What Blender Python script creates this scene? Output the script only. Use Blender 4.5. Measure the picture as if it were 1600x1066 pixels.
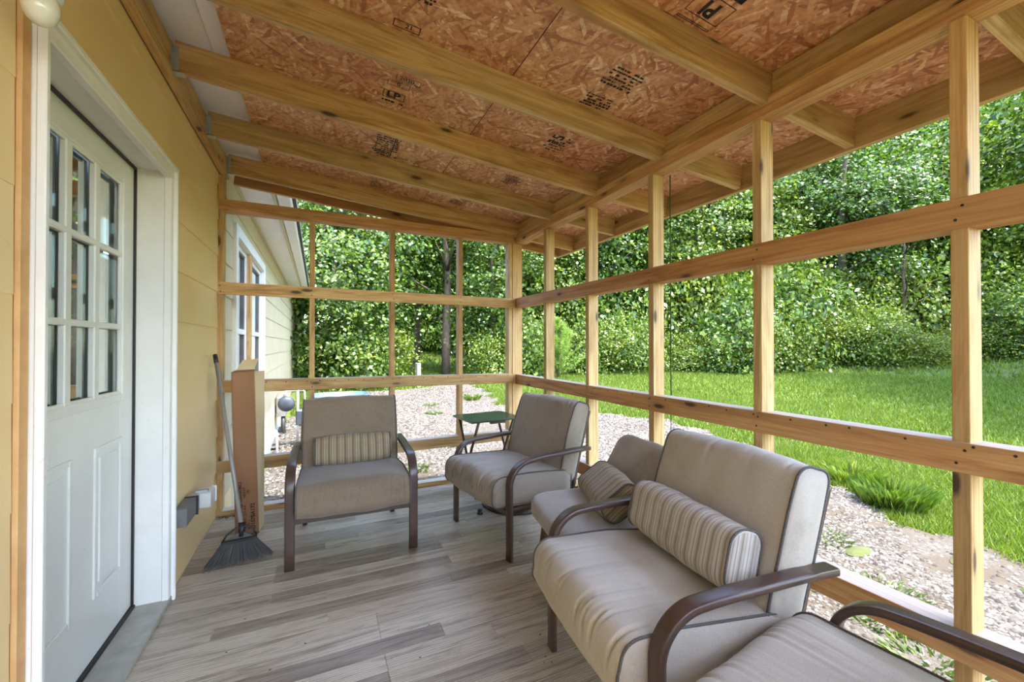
import bpy, bmesh, math, random
import numpy as np
from mathutils import Vector, Matrix, noise
random.seed(7)
rng = np.random.default_rng(11)
PI = math.pi
for o in list(bpy.data.objects): bpy.data.objects.remove(o)
scn = bpy.context.scene
COL = scn.collection

# ------------------------------------------------------------------ camera, light, exposure
cd = bpy.data.cameras.new('camera'); cam = bpy.data.objects.new('camera', cd); COL.objects.link(cam)
cd.sensor_fit = 'HORIZONTAL'; cd.sensor_width = 36.0; cd.lens = 650.0 / 1600.0 * 36.0
cd.clip_start = 0.02; cd.clip_end = 400
cam.location = (0, 0, 1.235)
cam.rotation_euler = (math.radians(90.5), 0, math.radians(-25.0))
scn.camera = cam

world = bpy.data.worlds.new('world'); scn.world = world; world.use_nodes = True
wn = world.node_tree.nodes; wl = world.node_tree.links
bg = wn['Background']; sky = wn.new('ShaderNodeTexSky'); sky.sky_type = 'NISHITA'
sky.sun_disc = False; sky.sun_elevation = math.radians(66); sky.sun_rotation = math.radians(165)
sky.air_density = 1.0; sky.dust_density = 1.5; sky.ozone_density = 1.0
wl.new(sky.outputs[0], bg.inputs[0]); bg.inputs[1].default_value = 0.64

sd = bpy.data.lights.new('sun', 'SUN'); sun = bpy.data.objects.new('sun', sd); COL.objects.link(sun)
sd.energy = 4.6; sd.angle = math.radians(0.6); sd.color = (1.0, 0.95, 0.86)
S = Vector((0.42, -0.90, 0)).normalized() * math.cos(math.radians(66)); S.z = math.sin(math.radians(66))
sun.rotation_euler = S.to_track_quat('Z', 'Y').to_euler()

scn.view_settings.view_transform = 'Standard'; scn.view_settings.look = 'None'
scn.view_settings.gamma = 1.0; scn.view_settings.use_curve_mapping = False
scn.view_settings.exposure = 1.92
scn.cycles.max_bounces = 8; scn.cycles.diffuse_bounces = 5; scn.cycles.glossy_bounces = 3
scn.cycles.transmission_bounces = 4; scn.cycles.transparent_max_bounces = 8
scn.cycles.use_denoising = True
scn.cycles.caustics_reflective = False; scn.cycles.caustics_refractive = False

# ------------------------------------------------------------------ materials
def lin(c):
    return tuple(((v / 255) / 12.92 if v / 255 <= .04045 else ((v / 255 + .055) / 1.055) ** 2.4) for v in c) + (1,)

class NT:
    def __init__(s, name):
        s.m = bpy.data.materials.new(name); s.m.use_nodes = True
        s.n = s.m.node_tree.nodes; s.l = s.m.node_tree.links; s.b = s.n['Principled BSDF']
        s.b.inputs['Roughness'].default_value = 0.7
    def add(s, t, **k):
        nd = s.n.new(t)
        for a, v in k.items():
            if hasattr(nd, a): setattr(nd, a, v)
            else: nd.inputs[a.replace('_', ' ')].default_value = v
        return nd
    def link(s, a, b): s.l.new(a, b)
    def coords(s, scale=(1, 1, 1), rot=(0, 0, 0), rand=0.0, out='Object'):
        tc = s.add('ShaderNodeTexCoord'); mp = s.add('ShaderNodeMapping')
        mp.inputs['Scale'].default_value = scale; mp.inputs['Rotation'].default_value = rot
        s.link(tc.outputs[out], mp.inputs['Vector'])
        if rand:
            oi = s.add('ShaderNodeObjectInfo'); ml = s.add('ShaderNodeMath', operation='MULTIPLY')
            ml.inputs[1].default_value = rand; s.link(oi.outputs['Random'], ml.inputs[0])
            cb = s.add('ShaderNodeCombineXYZ')
            for i in range(3): s.link(ml.outputs[0], cb.inputs[i])
            s.link(cb.outputs[0], mp.inputs['Location'])
        return mp.outputs[0]
    def noise(s, vec, scale=5, detail=4, rough=.55, dist=0.0):
        nd = s.add('ShaderNodeTexNoise'); nd.inputs['Scale'].default_value = scale
        nd.inputs['Detail'].default_value = detail; nd.inputs['Roughness'].default_value = rough
        nd.inputs['Distortion'].default_value = dist
        s.link(vec, nd.inputs['Vector']); return nd.outputs['Fac']
    def ramp(s, fac, stops, interp='LINEAR'):
        r = s.add('ShaderNodeValToRGB'); r.color_ramp.interpolation = interp
        el = r.color_ramp.elements
        while len(el) < len(stops): el.new(0.5)
        for e, (p, c) in zip(el, stops):
            e.position = p; e.color = c if len(c) == 4 else lin(c)
        s.link(fac, r.inputs[0]); return r.outputs[0]
    def mix(s, fac, a, b, mode='MIX'):
        m = s.add('ShaderNodeMix'); m.data_type = 'RGBA'; m.blend_type = mode
        for sock, v in ((m.inputs[0], fac), (m.inputs[6], a), (m.inputs[7], b)):
            if isinstance(v, (int, float)): sock.default_value = v
            elif isinstance(v, tuple): sock.default_value = v
            else: s.link(v, sock)
        return m.outputs[2]
    def math(s, op, a, b=0.5):
        m = s.add('ShaderNodeMath', operation=op)
        for sock, v in ((m.inputs[0], a), (m.inputs[1], b)):
            if isinstance(v, (int, float)): sock.default_value = v
            else: s.link(v, sock)
        return m.outputs[0]
    def bump(s, h, strength=.3, dist=.01):
        b = s.add('ShaderNodeBump'); b.inputs['Strength'].default_value = strength
        b.inputs['Distance'].default_value = dist; s.link(h, b.inputs['Height'])
        s.link(b.outputs[0], s.b.inputs['Normal'])
    def col(s, c): s.link(c, s.b.inputs['Base Color'])

W0 = (0, 0, 0, 1); W1 = (1, 1, 1, 1)

def mat_pine(name, light, dark, knot=(58, 34, 16), rough=.62, seed=37.0):
    t = NT(name)
    v = t.coords((1.6, 15, 15), rand=seed)
    g = t.noise(v, 1.0, 5, .6, 1.4)
    v2 = t.coords((3, 110, 110), rand=seed)
    fine = t.noise(v2, 1.0, 3, .6)
    base = t.ramp(g, [(.26, tuple(int(c * .84) for c in dark)), (.40, dark), (.52, light), (.62, light), (.80, dark)])
    base = t.mix(t.ramp(fine, [(.35, W0), (.75, W1)]), base, t.mix(1.0, base, lin((225, 200, 165)), 'MULTIPLY'))
    # cathedral grain streaks
    wv = t.add('ShaderNodeTexWave', wave_type='BANDS', bands_direction='Y'); wv.inputs['Scale'].default_value = 1.1
    wv.inputs['Distortion'].default_value = 7; wv.inputs['Detail'].default_value = 2; wv.inputs['Detail Scale'].default_value = .35
    t.link(t.coords((.8, 14, 14), rand=seed + 11), wv.inputs['Vector'])
    base = t.mix(t.math('MULTIPLY', t.ramp(wv.outputs['Fac'], [(.62, W0), (.95, W1)]), .35), base, lin(tuple(int(c * .74) for c in dark)))
    # knots
    vo = t.add('ShaderNodeTexVoronoi', feature='F1'); vo.inputs['Scale'].default_value = 1.0
    t.link(t.coords((3.4, 11, 11), rand=seed + 5), vo.inputs['Vector'])
    sp = t.add('ShaderNodeSeparateColor'); t.link(vo.outputs['Color'], sp.inputs[0])
    gate = t.math('GREATER_THAN', sp.outputs[0], .50)
    kn = t.math('MULTIPLY', t.ramp(vo.outputs['Distance'], [(.09, W1), (.17, W0)]), gate)
    halo = t.math('MULTIPLY', t.ramp(vo.outputs['Distance'], [(.05, W1), (.38, W0)]), gate)
    base = t.mix(t.math('MULTIPLY', halo, .55), base, lin(tuple(int(c * .72) for c in dark)))
    base = t.mix(t.math('MULTIPLY', kn, .9), base, lin(knot))
    # grime
    gr = t.noise(t.coords((2, 4, 4), rand=seed + 3), 1.0, 3, .6)
    base = t.mix(t.math('MULTIPLY', t.ramp(gr, [(.55, W0), (.8, W1)]), .35), base, lin((120, 100, 66)))
    oi = t.add('ShaderNodeObjectInfo')
    tone = t.ramp(oi.outputs['Random'], [(0, (232, 226, 214)), (1, (255, 252, 246))])
    base = t.mix(1.0, base, tone, 'MULTIPLY')
    gn_ = t.add('ShaderNodeNewGeometry'); sz = t.add('ShaderNodeSeparateXYZ'); t.link(gn_.outputs['Normal'], sz.inputs[0])
    base = t.mix(t.math('MULTIPLY', t.math('GREATER_THAN', sz.outputs[2], .9), .65), base, lin((186, 182, 176)))   # dusty weathered upper faces, the light falling on them painted in too
    t.col(base); t.b.inputs['Roughness'].default_value = rough
    t.bump(fine, .18, .002)
    return t.m

M = {}
M['pine'] = mat_pine('pine', (218, 186, 132), (194, 156, 102))
M['pine_red'] = mat_pine('pine_red', (212, 168, 116), (190, 140, 88))
M['pine_pale'] = mat_pine('pine_pale', (216, 190, 140), (192, 162, 110))

def mat_osb():
    t = NT('osb_strands')
    outs = []
    for k, ang in enumerate((12, 58, 97, 141)):
        v0 = t.coords((1, 1, 1), rot=(0, 0, math.radians(ang)), rand=1.7 + k * .3)
        m2 = t.add('ShaderNodeMapping'); m2.inputs['Scale'].default_value = (11.0, 62.0, 1.0); t.link(v0, m2.inputs['Vector']); v = m2.outputs[0]
        nz = t.add('ShaderNodeTexNoise'); nz.inputs['Scale'].default_value = 9; nz.inputs['Detail'].default_value = 1
        t.link(t.coords((1, 1, 1), rand=5), nz.inputs['Vector'])
        ad = t.add('ShaderNodeVectorMath', operation='MULTIPLY_ADD')
        t.link(nz.outputs['Color'], ad.inputs[0]); ad.inputs[1].default_value = (.9, .9, 0); t.link(v, ad.inputs[2])
        vo = t.add('ShaderNodeTexVoronoi', feature='F1', voronoi_dimensions='2D'); vo.inputs['Scale'].default_value = 1.0
        t.link(ad.outputs[0], vo.inputs['Vector'])
        sp = t.add('ShaderNodeSeparateColor'); t.link(vo.outputs['Color'], sp.inputs[0])
        outs.append((sp.outputs[0], sp.outputs[1], vo.outputs['Distance']))
    stops = [(0, (172, 118, 78)), (.25, (208, 154, 106)), (.5, (222, 172, 122)), (.75, (230, 184, 134)), (.92, (250, 224, 180)), (1, (186, 126, 84))]
    c = t.ramp(outs[0][1], stops); pr = outs[0][0]
    for a, b, d in outs[1:]:
        m = t.math('GREATER_THAN', a, pr)
        c = t.mix(m, c, t.ramp(b, stops)); pr = t.math('MAXIMUM', pr, a)
    ed = t.ramp(outs[1][2], [(.5, W0), (.95, W1)])
    c = t.mix(t.math('MULTIPLY', ed, .45), c, lin((140, 86, 54)))
    f = t.noise(t.coords((60, 60, 8), rand=3), 1.0, 2)
    c = t.mix(.35, c, t.mix(1.0, c, t.ramp(f, [(.3, (150, 130, 120)), (.7, W1)]), 'MULTIPLY'))
    big = t.noise(t.coords((1.6, 1.6, 1), rand=9), 1.0, 2)
    c = t.mix(t.ramp(big, [(.35, W0), (.7, W1)]), c, t.mix(1.0, c, lin((238, 216, 200)), 'MULTIPLY'))
    t.col(c); t.b.inputs['Roughness'].default_value = .6
    t.bump(pr, .35, .003)
    return t.m
M['osb'] = mat_osb()

def mat_paint(name, c1, c2, rough=.55, dirt=(120, 95, 60), amt=.35, scale=3.0, bmp=.08):
    t = NT(name)
    v = t.coords((1, 1, 1), rand=13)
    n = t.noise(v, scale, 5, .6)
    b = t.mix(t.ramp(n, [(.3, W0), (.7, W1)]), lin(c1), lin(c2))
    sp = t.noise(v, 22, 4, .7)
    b = t.mix(t.math('MULTIPLY', t.ramp(sp, [(.66, W0), (.78, W1)]), amt), b, lin(dirt))
    t.col(b); t.b.inputs['Roughness'].default_value = rough; t.bump(sp, bmp, .002)
    return t.m
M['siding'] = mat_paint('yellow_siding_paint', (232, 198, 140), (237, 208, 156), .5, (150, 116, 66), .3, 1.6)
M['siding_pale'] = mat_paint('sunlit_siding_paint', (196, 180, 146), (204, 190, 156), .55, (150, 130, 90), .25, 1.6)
M['raw_edge'] = mat_paint('bare_siding_edge', (212, 168, 112), (192, 144, 90), .7, (90, 60, 30), .5, 9)
M['white_paint'] = mat_paint('white_trim_paint', (224, 220, 212), (234, 230, 224), .4, (120, 112, 100), .4, 4)
M['door_white'] = mat_paint('white_door_paint', (222, 221, 214), (232, 231, 225), .32, (130, 124, 112), .3, 2.5)
M['soffit'] = mat_paint('white_soffit_paint', (232, 230, 230), (240, 239, 238), .5, (150, 140, 120), .3, 3)
M['galv'] = mat_paint('galvanised_steel', (196, 198, 200), (170, 174, 178), .35, (80, 84, 86), .4, 14)
M['galv'].node_tree.nodes['Principled BSDF'].inputs['Metallic'].default_value = .6
M['grey_metal'] = mat_paint('grey_box_metal', (120, 118, 118), (104, 100, 100), .5, (70, 66, 64), .4, 10)
M['black'] = mat_paint('black_rubber', (26, 24, 24), (34, 32, 32), .5, (50, 46, 44), .3, 10)
M['threshold'] = mat_paint('worn_aluminium_threshold', (176, 172, 158), (150, 146, 134), .4, (96, 90, 70), .5, 12)
M['green_top'] = mat_paint('dark_green_table_top', (56, 76, 56), (64, 84, 62), .25, (40, 52, 40), .3, 6)
M['dark_bronze'] = mat_paint('brown_coated_metal', (74, 56, 50), (86, 66, 58), .3, (116, 96, 86), .35, 16)
M['steel_tube'] = mat_paint('grey_metal_tube', (128, 122, 114), (146, 140, 132), .3, (90, 84, 78), .3, 10)
M['card'] = mat_paint('brown_cardboard', (136, 96, 64), (146, 106, 72), .8, (110, 74, 44), .3, 3)
M['card_in'] = mat_paint('inner_cardboard', (206, 180, 138), (214, 190, 150), .8, (130, 96, 60), .3, 5)
M['ink'] = mat_paint('printed_ink', (30, 24, 22), (40, 32, 28), .8, (70, 50, 40), .6, 40)
M['ink_brown'] = mat_paint('box_print', (48, 26, 14), (58, 32, 18), .8, (110, 74, 44), .4, 40)
M['red_line'] = mat_paint('red_chalk', (96, 22, 28), (80, 26, 30), .8)
M['dirt'] = mat_paint('dry_leaf_crumbs', (96, 70, 48), (70, 48, 34), .9, (40, 30, 22), .5, 20)
M['chair_leg'] = mat_paint('brown_wooden_leg', (104, 68, 44), (88, 56, 36), .45, (60, 40, 26), .5, 10)
M['meter_dark'] = mat_paint('dark_grey_plastic', (66, 60, 58), (54, 50, 48), .6, (90, 84, 80), .3, 12)
M['tape'] = mat_paint('shiny_brown_tape', (164, 120, 92), (150, 108, 80), .15)
M['pvc'] = mat_paint('white_pvc', (214, 222, 226), (200, 208, 214), .35)
M['skirt'] = mat_paint('pale_foundation_paint', (182, 194, 206), (166, 180, 194), .6, (110, 116, 110), .5, 4)
M['tub_blue'] = mat_paint('blue_grey_plastic', (62, 84, 112), (80, 104, 132), .35, (70, 80, 100), .4, 5)
M['meter_grey'] = mat_paint('gas_meter_grey', (66, 72, 82), (52, 58, 68), .4, (50, 52, 56), .4, 10)
M['roofing'] = mat_paint('asphalt_roof', (90, 86, 82), (72, 70, 68), .9)
M['bark'] = mat_paint('tree_bark', (86, 72, 58), (58, 48, 40), .9, (110, 100, 84), .5, 9, .6)
M['concrete'] = mat_paint('old_concrete', (150, 142, 128), (128, 120, 108), .9, (90, 84, 72), .5, 10)
M['glass_lamp'] = mat_paint('milky_lamp_glass', (212, 208, 190), (222, 218, 204), .12)
M['dark_room'] = mat_paint('dim_grey_blind', (176, 176, 174), (160, 160, 160), .8)
M['green_net'] = mat_paint('torn_green_screen', (48, 84, 40), (58, 96, 48), .8)

def mat_fabric(name, c1, c2, dirt, amt=.5, sheen=.25):
    t = NT(name)
    v = t.coords((1, 1, 1), rand=9)
    n = t.noise(v, 2.2, 5, .6, .6)
    b = t.mix(t.ramp(n, [(.3, W0), (.7, W1)]), lin(c1), lin(c2))
    st = t.noise(v, 5.5, 5, .7, .4)
    b = t.mix(t.math('MULTIPLY', t.ramp(st, [(.54, W0), (.74, W1)]), amt), b, lin(dirt))
    w = t.noise(t.coords((330, 330, 330)), 1.0, 1)
    b = t.mix(.12, b, t.ramp(w, [(.3, (90, 84, 78)), (.7, (230, 226, 220))]))
    t.col(b); t.b.inputs['Roughness'].default_value = .85
    t.b.inputs['Sheen Weight'].default_value = sheen
    t.bump(w, .12, .001)
    return t.m
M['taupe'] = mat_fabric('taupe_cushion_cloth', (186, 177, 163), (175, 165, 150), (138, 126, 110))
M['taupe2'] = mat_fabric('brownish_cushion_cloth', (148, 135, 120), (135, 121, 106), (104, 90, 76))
M['taupe3'] = mat_fabric('shaded_tan_stained_cloth', (126, 103, 76), (110, 88, 62), (84, 66, 46))  # stained tan cloth, darkened so the backlit cushions' shade sits in its colour
M['suede'] = mat_fabric('grey_brown_suede', (166, 157, 146), (150, 141, 131), (118, 109, 100), .6, .4)
M['piping'] = mat_fabric('dark_piping_cord', (58, 52, 50), (66, 60, 58), (40, 36, 34), .3, .1)

def mat_stripes(name, cols, freq=26.0, axis=0):
    t = NT(name)
    tc = t.add('ShaderNodeTexCoord'); sx = t.add('ShaderNodeSeparateXYZ'); t.link(tc.outputs['Object'], sx.inputs[0])
    w = t.noise(t.coords((3, 3, 3)), 1.0, 2)
    sn = t.add('ShaderNodeSeparateXYZ'); t.link(tc.outputs['Normal'], sn.inputs[0])
    endp = t.math('GREATER_THAN', t.math('ABSOLUTE', sn.outputs[0]), .8)
    x = t.math('ADD', t.math('ADD', sx.outputs[axis], t.math('MULTIPLY', endp, sx.outputs[1])), t.math('MULTIPLY', w, .012))
    f = t.math('FRACT', t.math('MULTIPLY', x, freq / 2.0))
    a, b, c, d = cols
    col = t.ramp(f, [(0, a), (.16, b), (.22, d), (.30, b), (.46, a), (.56, c), (.62, d), (.70, c), (.86, a), (.93, b)], 'LINEAR')
    st = t.noise(t.coords((1, 1, 1), rand=9), 7, 4, .7)
    col = t.mix(t.math('MULTIPLY', t.ramp(st, [(.5, W0), (.75, W1)]), .35), col, lin((106, 92, 78)))
    t.col(col); t.b.inputs['Roughness'].default_value = .85; t.b.inputs['Sheen Weight'].default_value = .2
    t.bump(t.noise(t.coords((300, 300, 300)), 1.0, 1), .12, .001)
    return t.m
M['stripe'] = mat_stripes('striped_cloth', ((186, 178, 168), (158, 147, 136), (196, 189, 180), (126, 114, 103)), 42.0)
M['stripe_tan'] = mat_stripes('tan_striped_cloth', ((158, 141, 114), (126, 106, 80), (166, 149, 122), (98, 80, 60)), 42.0)

def mat_floor():
    t = NT('grey_wood_look_plank')
    v = t.coords((2.2, 26, 1), rand=41)
    g = t.noise(v, 1.0, 6, .62, 1.6)
    c = t.ramp(g, [(.22, (112, 97, 86)), (.42, (180, 166, 152)), (.55, (210, 199, 185)), (.68, (184, 169, 155)), (.82, (134, 118, 106))])
    wv = t.add('ShaderNodeTexWave', wave_type='BANDS', bands_direction='Y'); wv.inputs['Scale'].default_value = 1.3
    wv.inputs['Distortion'].default_value = 9; wv.inputs['Detail'].default_value = 2; wv.inputs['Detail Scale'].default_value = .4
    t.link(t.coords((.7, 22, 1), rand=57), wv.inputs['Vector'])
    c = t.mix(t.math('MULTIPLY', t.ramp(wv.outputs['Fac'], [(.6, W0), (.95, W1)]), .35), c, lin((100, 86, 78)))
    oi = t.add('ShaderNodeObjectInfo')
    c = t.mix(1.0, c, t.ramp(oi.outputs['Random'], [(0, (190, 181, 170)), (.35, (230, 223, 210)), (1, (255, 252, 240))]), 'MULTIPLY')
    dust = t.noise(t.coords((1, 1, 1), out='Generated'), 3, 3)
    t.col(c); t.b.inputs['Roughness'].default_value = .38
    t.b.inputs['Specular IOR Level'].default_value = .4
    t.bump(g, .08, .002)
    return t.m
M['floor'] = mat_floor()

def mat_glass():
    t = NT('window_glass')
    for n_ in [t.b]: t.n.remove(n_)
    out = [n for n in t.n if n.type == 'OUTPUT_MATERIAL'][0]
    tr = t.add('ShaderNodeBsdfTransparent'); tr.inputs[0].default_value = (.75, .8, .78, 1)
    gl = t.add('ShaderNodeBsdfGlossy'); gl.inputs['Roughness'].default_value = .02; gl.inputs[0].default_value = (.9, .95, .9, 1)
    fr = t.add('ShaderNodeFresnel'); fr.inputs[0].default_value = 1.9
    mx = t.add('ShaderNodeMixShader')
    t.link(t.math('MINIMUM', t.math('MULTIPLY', fr.outputs[0], 3.0), .8), mx.inputs[0])
    t.link(tr.outputs[0], mx.inputs[1]); t.link(gl.outputs[0], mx.inputs[2]); t.link(mx.outputs[0], out.inputs[0])
    return t.m
M['glass'] = mat_glass()
def mat_clear():
    t = NT('clear_plastic')
    t.b.inputs['Base Color'].default_value = (.8, .8, .8, 1); t.b.inputs['Roughness'].default_value = .12
    t.b.inputs['Alpha'].default_value = .55
    return t.m
M['clear'] = mat_clear()

def mat_leaf(name, stops, rough=.38, trans=.4):
    t = NT(name)
    ge = t.add('ShaderNodeNewGeometry')
    c = t.ramp(ge.outputs['Random Per Island'], stops)
    oi = t.add('ShaderNodeObjectInfo')
    c = t.mix(1.0, c, t.ramp(oi.outputs['Random'], [(0, (215, 232, 225)), (1, (255, 252, 235))]), 'MULTIPLY')
    t.col(c); t.b.inputs['Roughness'].default_value = rough; t.b.inputs['Specular IOR Level'].default_value = .5
    out = [n for n in t.n if n.type == 'OUTPUT_MATERIAL'][0]
    tl = t.add('ShaderNodeBsdfTranslucent'); t.link(t.mix(1.0, c, (1.0, 1.0, .45, 1), 'MULTIPLY'), tl.inputs[0])
    mx = t.add('ShaderNodeMixShader'); mx.inputs[0].default_value = trans
    t.link(t.b.outputs[0], mx.inputs[1]); t.link(tl.outputs[0], mx.inputs[2]); t.link(mx.outputs[0], out.inputs[0])
    return t.m
M['leaf'] = mat_leaf('broad_leaves', [(0, (40, 62, 22)), (.4, (74, 100, 36)), (.8, (108, 134, 50)), (1, (144, 162, 84))])
M['leaf_bright'] = mat_leaf('bright_leaves', [(0, (66, 88, 26)), (.5, (106, 128, 40)), (1, (146, 156, 70))])
M['pine_needles'] = mat_leaf('pine_needles', [(0, (104, 136, 58)), (1, (156, 178, 88))], .5)
M['grass'] = mat_leaf('grass_blades', [(0, (72, 92, 22)), (.5, (98, 120, 28)), (.9, (116, 136, 40)), (1, (142, 148, 82))], .6, .45)
M['weed'] = mat_leaf('weed_leaves', [(0, (62, 84, 38)), (1, (104, 124, 58))], .5)

def mat_ground(name, stops, scale, extra=None, bmp=.5):
    t = NT(name); v = t.coords((1, 1, 1))
    n = t.noise(v, scale, 6, .65)
    c = t.ramp(n, stops)
    if extra:
        e = t.noise(v, extra[0], 4, .6); c = t.mix(t.ramp(e, [(extra[1], W0), (extra[1] + .12, W1)]), c, lin(extra[2]))
    t.col(c); t.b.inputs['Roughness'].default_value = .95; t.bump(n, bmp, .03)
    return t.m
M['lawn'] = mat_ground('lawn_soil', [(.3, (64, 78, 24)), (.7, (88, 102, 30))], 6, (.5, .60, (120, 112, 60)))
M['gravel_base'] = mat_ground('gravel_bed', [(.3, (50, 44, 36)), (.5, (76, 70, 62)), (.7, (96, 92, 84))], 34, (1.1, .48, (68, 58, 44)))
def mat_stone():
    t = NT('limestone_chip'); ge = t.add('ShaderNodeNewGeometry')
    t.col(t.ramp(ge.outputs['Random Per Island'], [(0, (38, 31, 25)), (.35, (62, 55, 47)), (.6, (86, 81, 75)), (.85, (112, 108, 102)), (1, (142, 139, 134))]))
    t.b.inputs['Roughness'].default_value = .9; return t.m
M['stone'] = mat_stone()
M['moss'] = mat_paint('yellow_moss', (70, 74, 32), (58, 64, 28), .95, (90, 80, 40), .5, 20, .8)

# ------------------------------------------------------------------ mesh helpers
def link(name, me, mat=None, parent=None, mw=None):
    o = bpy.data.objects.new(name, me)
    if mat is not None and me is not None and hasattr(me, 'materials') and len(me.materials) == 0: me.materials.append(mat)
    COL.objects.link(o)
    if parent is not None: o.parent = parent
    if mw is not None: o.matrix_basis = mw
    return o

def empty(name, loc=(0, 0, 0), rz=0.0, parent=None):
    o = bpy.data.objects.new(name, None); COL.objects.link(o); o.location = loc; o.rotation_euler = (0, 0, rz)
    o.empty_display_size = .1
    if parent: o.parent = parent
    return o

def tag(o, label=None, cat=None, group=None, kind=None):
    if label: o['label'] = label
    if cat: o['category'] = cat
    if group: o['group'] = group
    if kind: o['kind'] = kind
    return o

def me_from(name, verts, faces, smooth=False):
    me = bpy.data.meshes.new(name); me.from_pydata([tuple(v) for v in verts], [], faces); me.update()
    if smooth: me.polygons.foreach_set('use_smooth', [True] * len(me.polygons))
    return me

_bc = {}
def box_mesh(l, w, h, ch=.002):
    key = (round(l, 4), round(w, 4), round(h, 4), round(ch, 4))
    if key in _bc: return _bc[key]
    bm = bmesh.new(); bmesh.ops.create_cube(bm, size=1)
    bmesh.ops.scale(bm, vec=(l, w, h), verts=bm.verts)
    if ch > 0: bmesh.ops.bevel(bm, geom=list(bm.edges), offset=min(ch, l * .3, w * .3, h * .3), segments=1, affect='EDGES')
    me = bpy.data.meshes.new('box'); bm.to_mesh(me); bm.free(); _bc[key] = me
    return me

def box(name, x0, x1, y0, y1, z0, z1, mat, parent=None, ch=.002):
    """axis-aligned box in the parent's space; long axis becomes local X so that the grain follows it"""
    dims = [(abs(x1 - x0), Vector((1, 0, 0))), (abs(y1 - y0), Vector((0, 1, 0))), (abs(z1 - z0), Vector((0, 0, 1)))]
    dims.sort(key=lambda d: -d[0])
    ax, ay = dims[0][1], dims[1][1]; az = ax.cross(ay)
    me = box_mesh(dims[0][0], dims[1][0], dims[2][0], ch)
    if len(me.materials) and me.materials[0] is not mat: me = me.copy(); me.materials.clear()
    mw = Matrix((ax, ay, az)).transposed().to_4x4(); mw.translation = ((x0 + x1) / 2, (y0 + y1) / 2, (z0 + z1) / 2)
    return link(name, me, mat, parent, mw)

def beam(name, p0, p1, w, h, mat, parent=None, up=(0, 0, 1), ch=.002):
    """box from p0 to p1 (centre line), w across, h along up"""
    p0 = Vector(p0); p1 = Vector(p1); ax = (p1 - p0); L = ax.length; ax.normalize()
    ay = Vector(up).cross(ax).normalized(); az = ax.cross(ay)
    me = box_mesh(L, w, h, ch)
    if len(me.materials) and me.materials[0] is not mat: me = me.copy(); me.materials.clear()
    mw = Matrix((ax, ay, az)).transposed().to_4x4(); mw.translation = (p0 + p1) / 2
    return link(name, me, mat, parent, mw)

def tube_mesh(pts, r, n=10, closed=False, radii=None, squash=None):
    """swept tube; squash=(a,b) gives an elliptic/flat section"""
    pts = [Vector(p) for p in pts]; N = len(pts); V = []; Fc = []
    prev = None
    for i, p in enumerate(pts):
        if closed: t = (pts[(i + 1) % N] - pts[i - 1]).normalized()
        else: t = (pts[min(i + 1, N - 1)] - pts[max(i - 1, 0)]).normalized()
        if prev is None:
            u = t.orthogonal().normalized()
        else:
            u = (prev - t * prev.dot(t)).normalized()
        prev = u; v = t.cross(u); rr = radii[i] if radii else r
        for k in range(n):
            a = 2 * PI * k / n
            V.append(p + u * (math.cos(a) * rr) + v * (math.sin(a) * rr))
    m = N if closed else N - 1
    for i in range(m):
        j = (i + 1) % N
        for k in range(n):
            k2 = (k + 1) % n
            Fc.append((i * n + k, i * n + k2, j * n + k2, j * n + k))
    if not closed:
        Fc.append(tuple(range(n - 1, -1, -1))); Fc.append(tuple((N - 1) * n + k for k in range(n)))
    return V, Fc

def tube(name, pts, r, mat, parent=None, n=10, closed=False, radii=None):
    V, Fc = tube_mesh(pts, r, n, closed, radii)
    return link(name, me_from(name, V, Fc, True), mat, parent)

def strap(name, path, w, th, mat, parent=None, x=0.0, rnd=.35):
    """flat rounded bar: path of (y,z) points, w wide across x, th thick, placed at x"""
    n = 14; sec = []
    for k in range(n):
        a = 2 * PI * k / n; c, s_ = math.cos(a), math.sin(a)
        sec.append((math.copysign(abs(c) ** rnd, c) * w / 2, math.copysign(abs(s_) ** rnd, s_) * th / 2))
    V = []; Fc = []; N = len(path)
    for i in range(N):
        a = Vector(path[max(i - 1, 0)]); b = Vector(path[min(i + 1, N - 1)]); t = (b - a).normalized(); nn = Vector((-t.y, t.x))
        for sx, sn in sec:
            V.append((x + sx, path[i][0] + nn.x * sn, path[i][1] + nn.y * sn))
    for i in range(N - 1):
        for k in range(n):
            k2 = (k + 1) % n; Fc.append((i * n + k, i * n + k2, (i + 1) * n + k2, (i + 1) * n + k))
    Fc.append(tuple(range(n - 1, -1, -1))); Fc.append(tuple((N - 1) * n + k for k in range(n)))
    me = me_from(name, V, Fc, True)
    bm = bmesh.new(); bm.from_mesh(me); bmesh.ops.recalc_face_normals(bm, faces=bm.faces); bm.to_mesh(me); bm.free()
    o = link(name, me, mat, parent)
    return o

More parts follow.
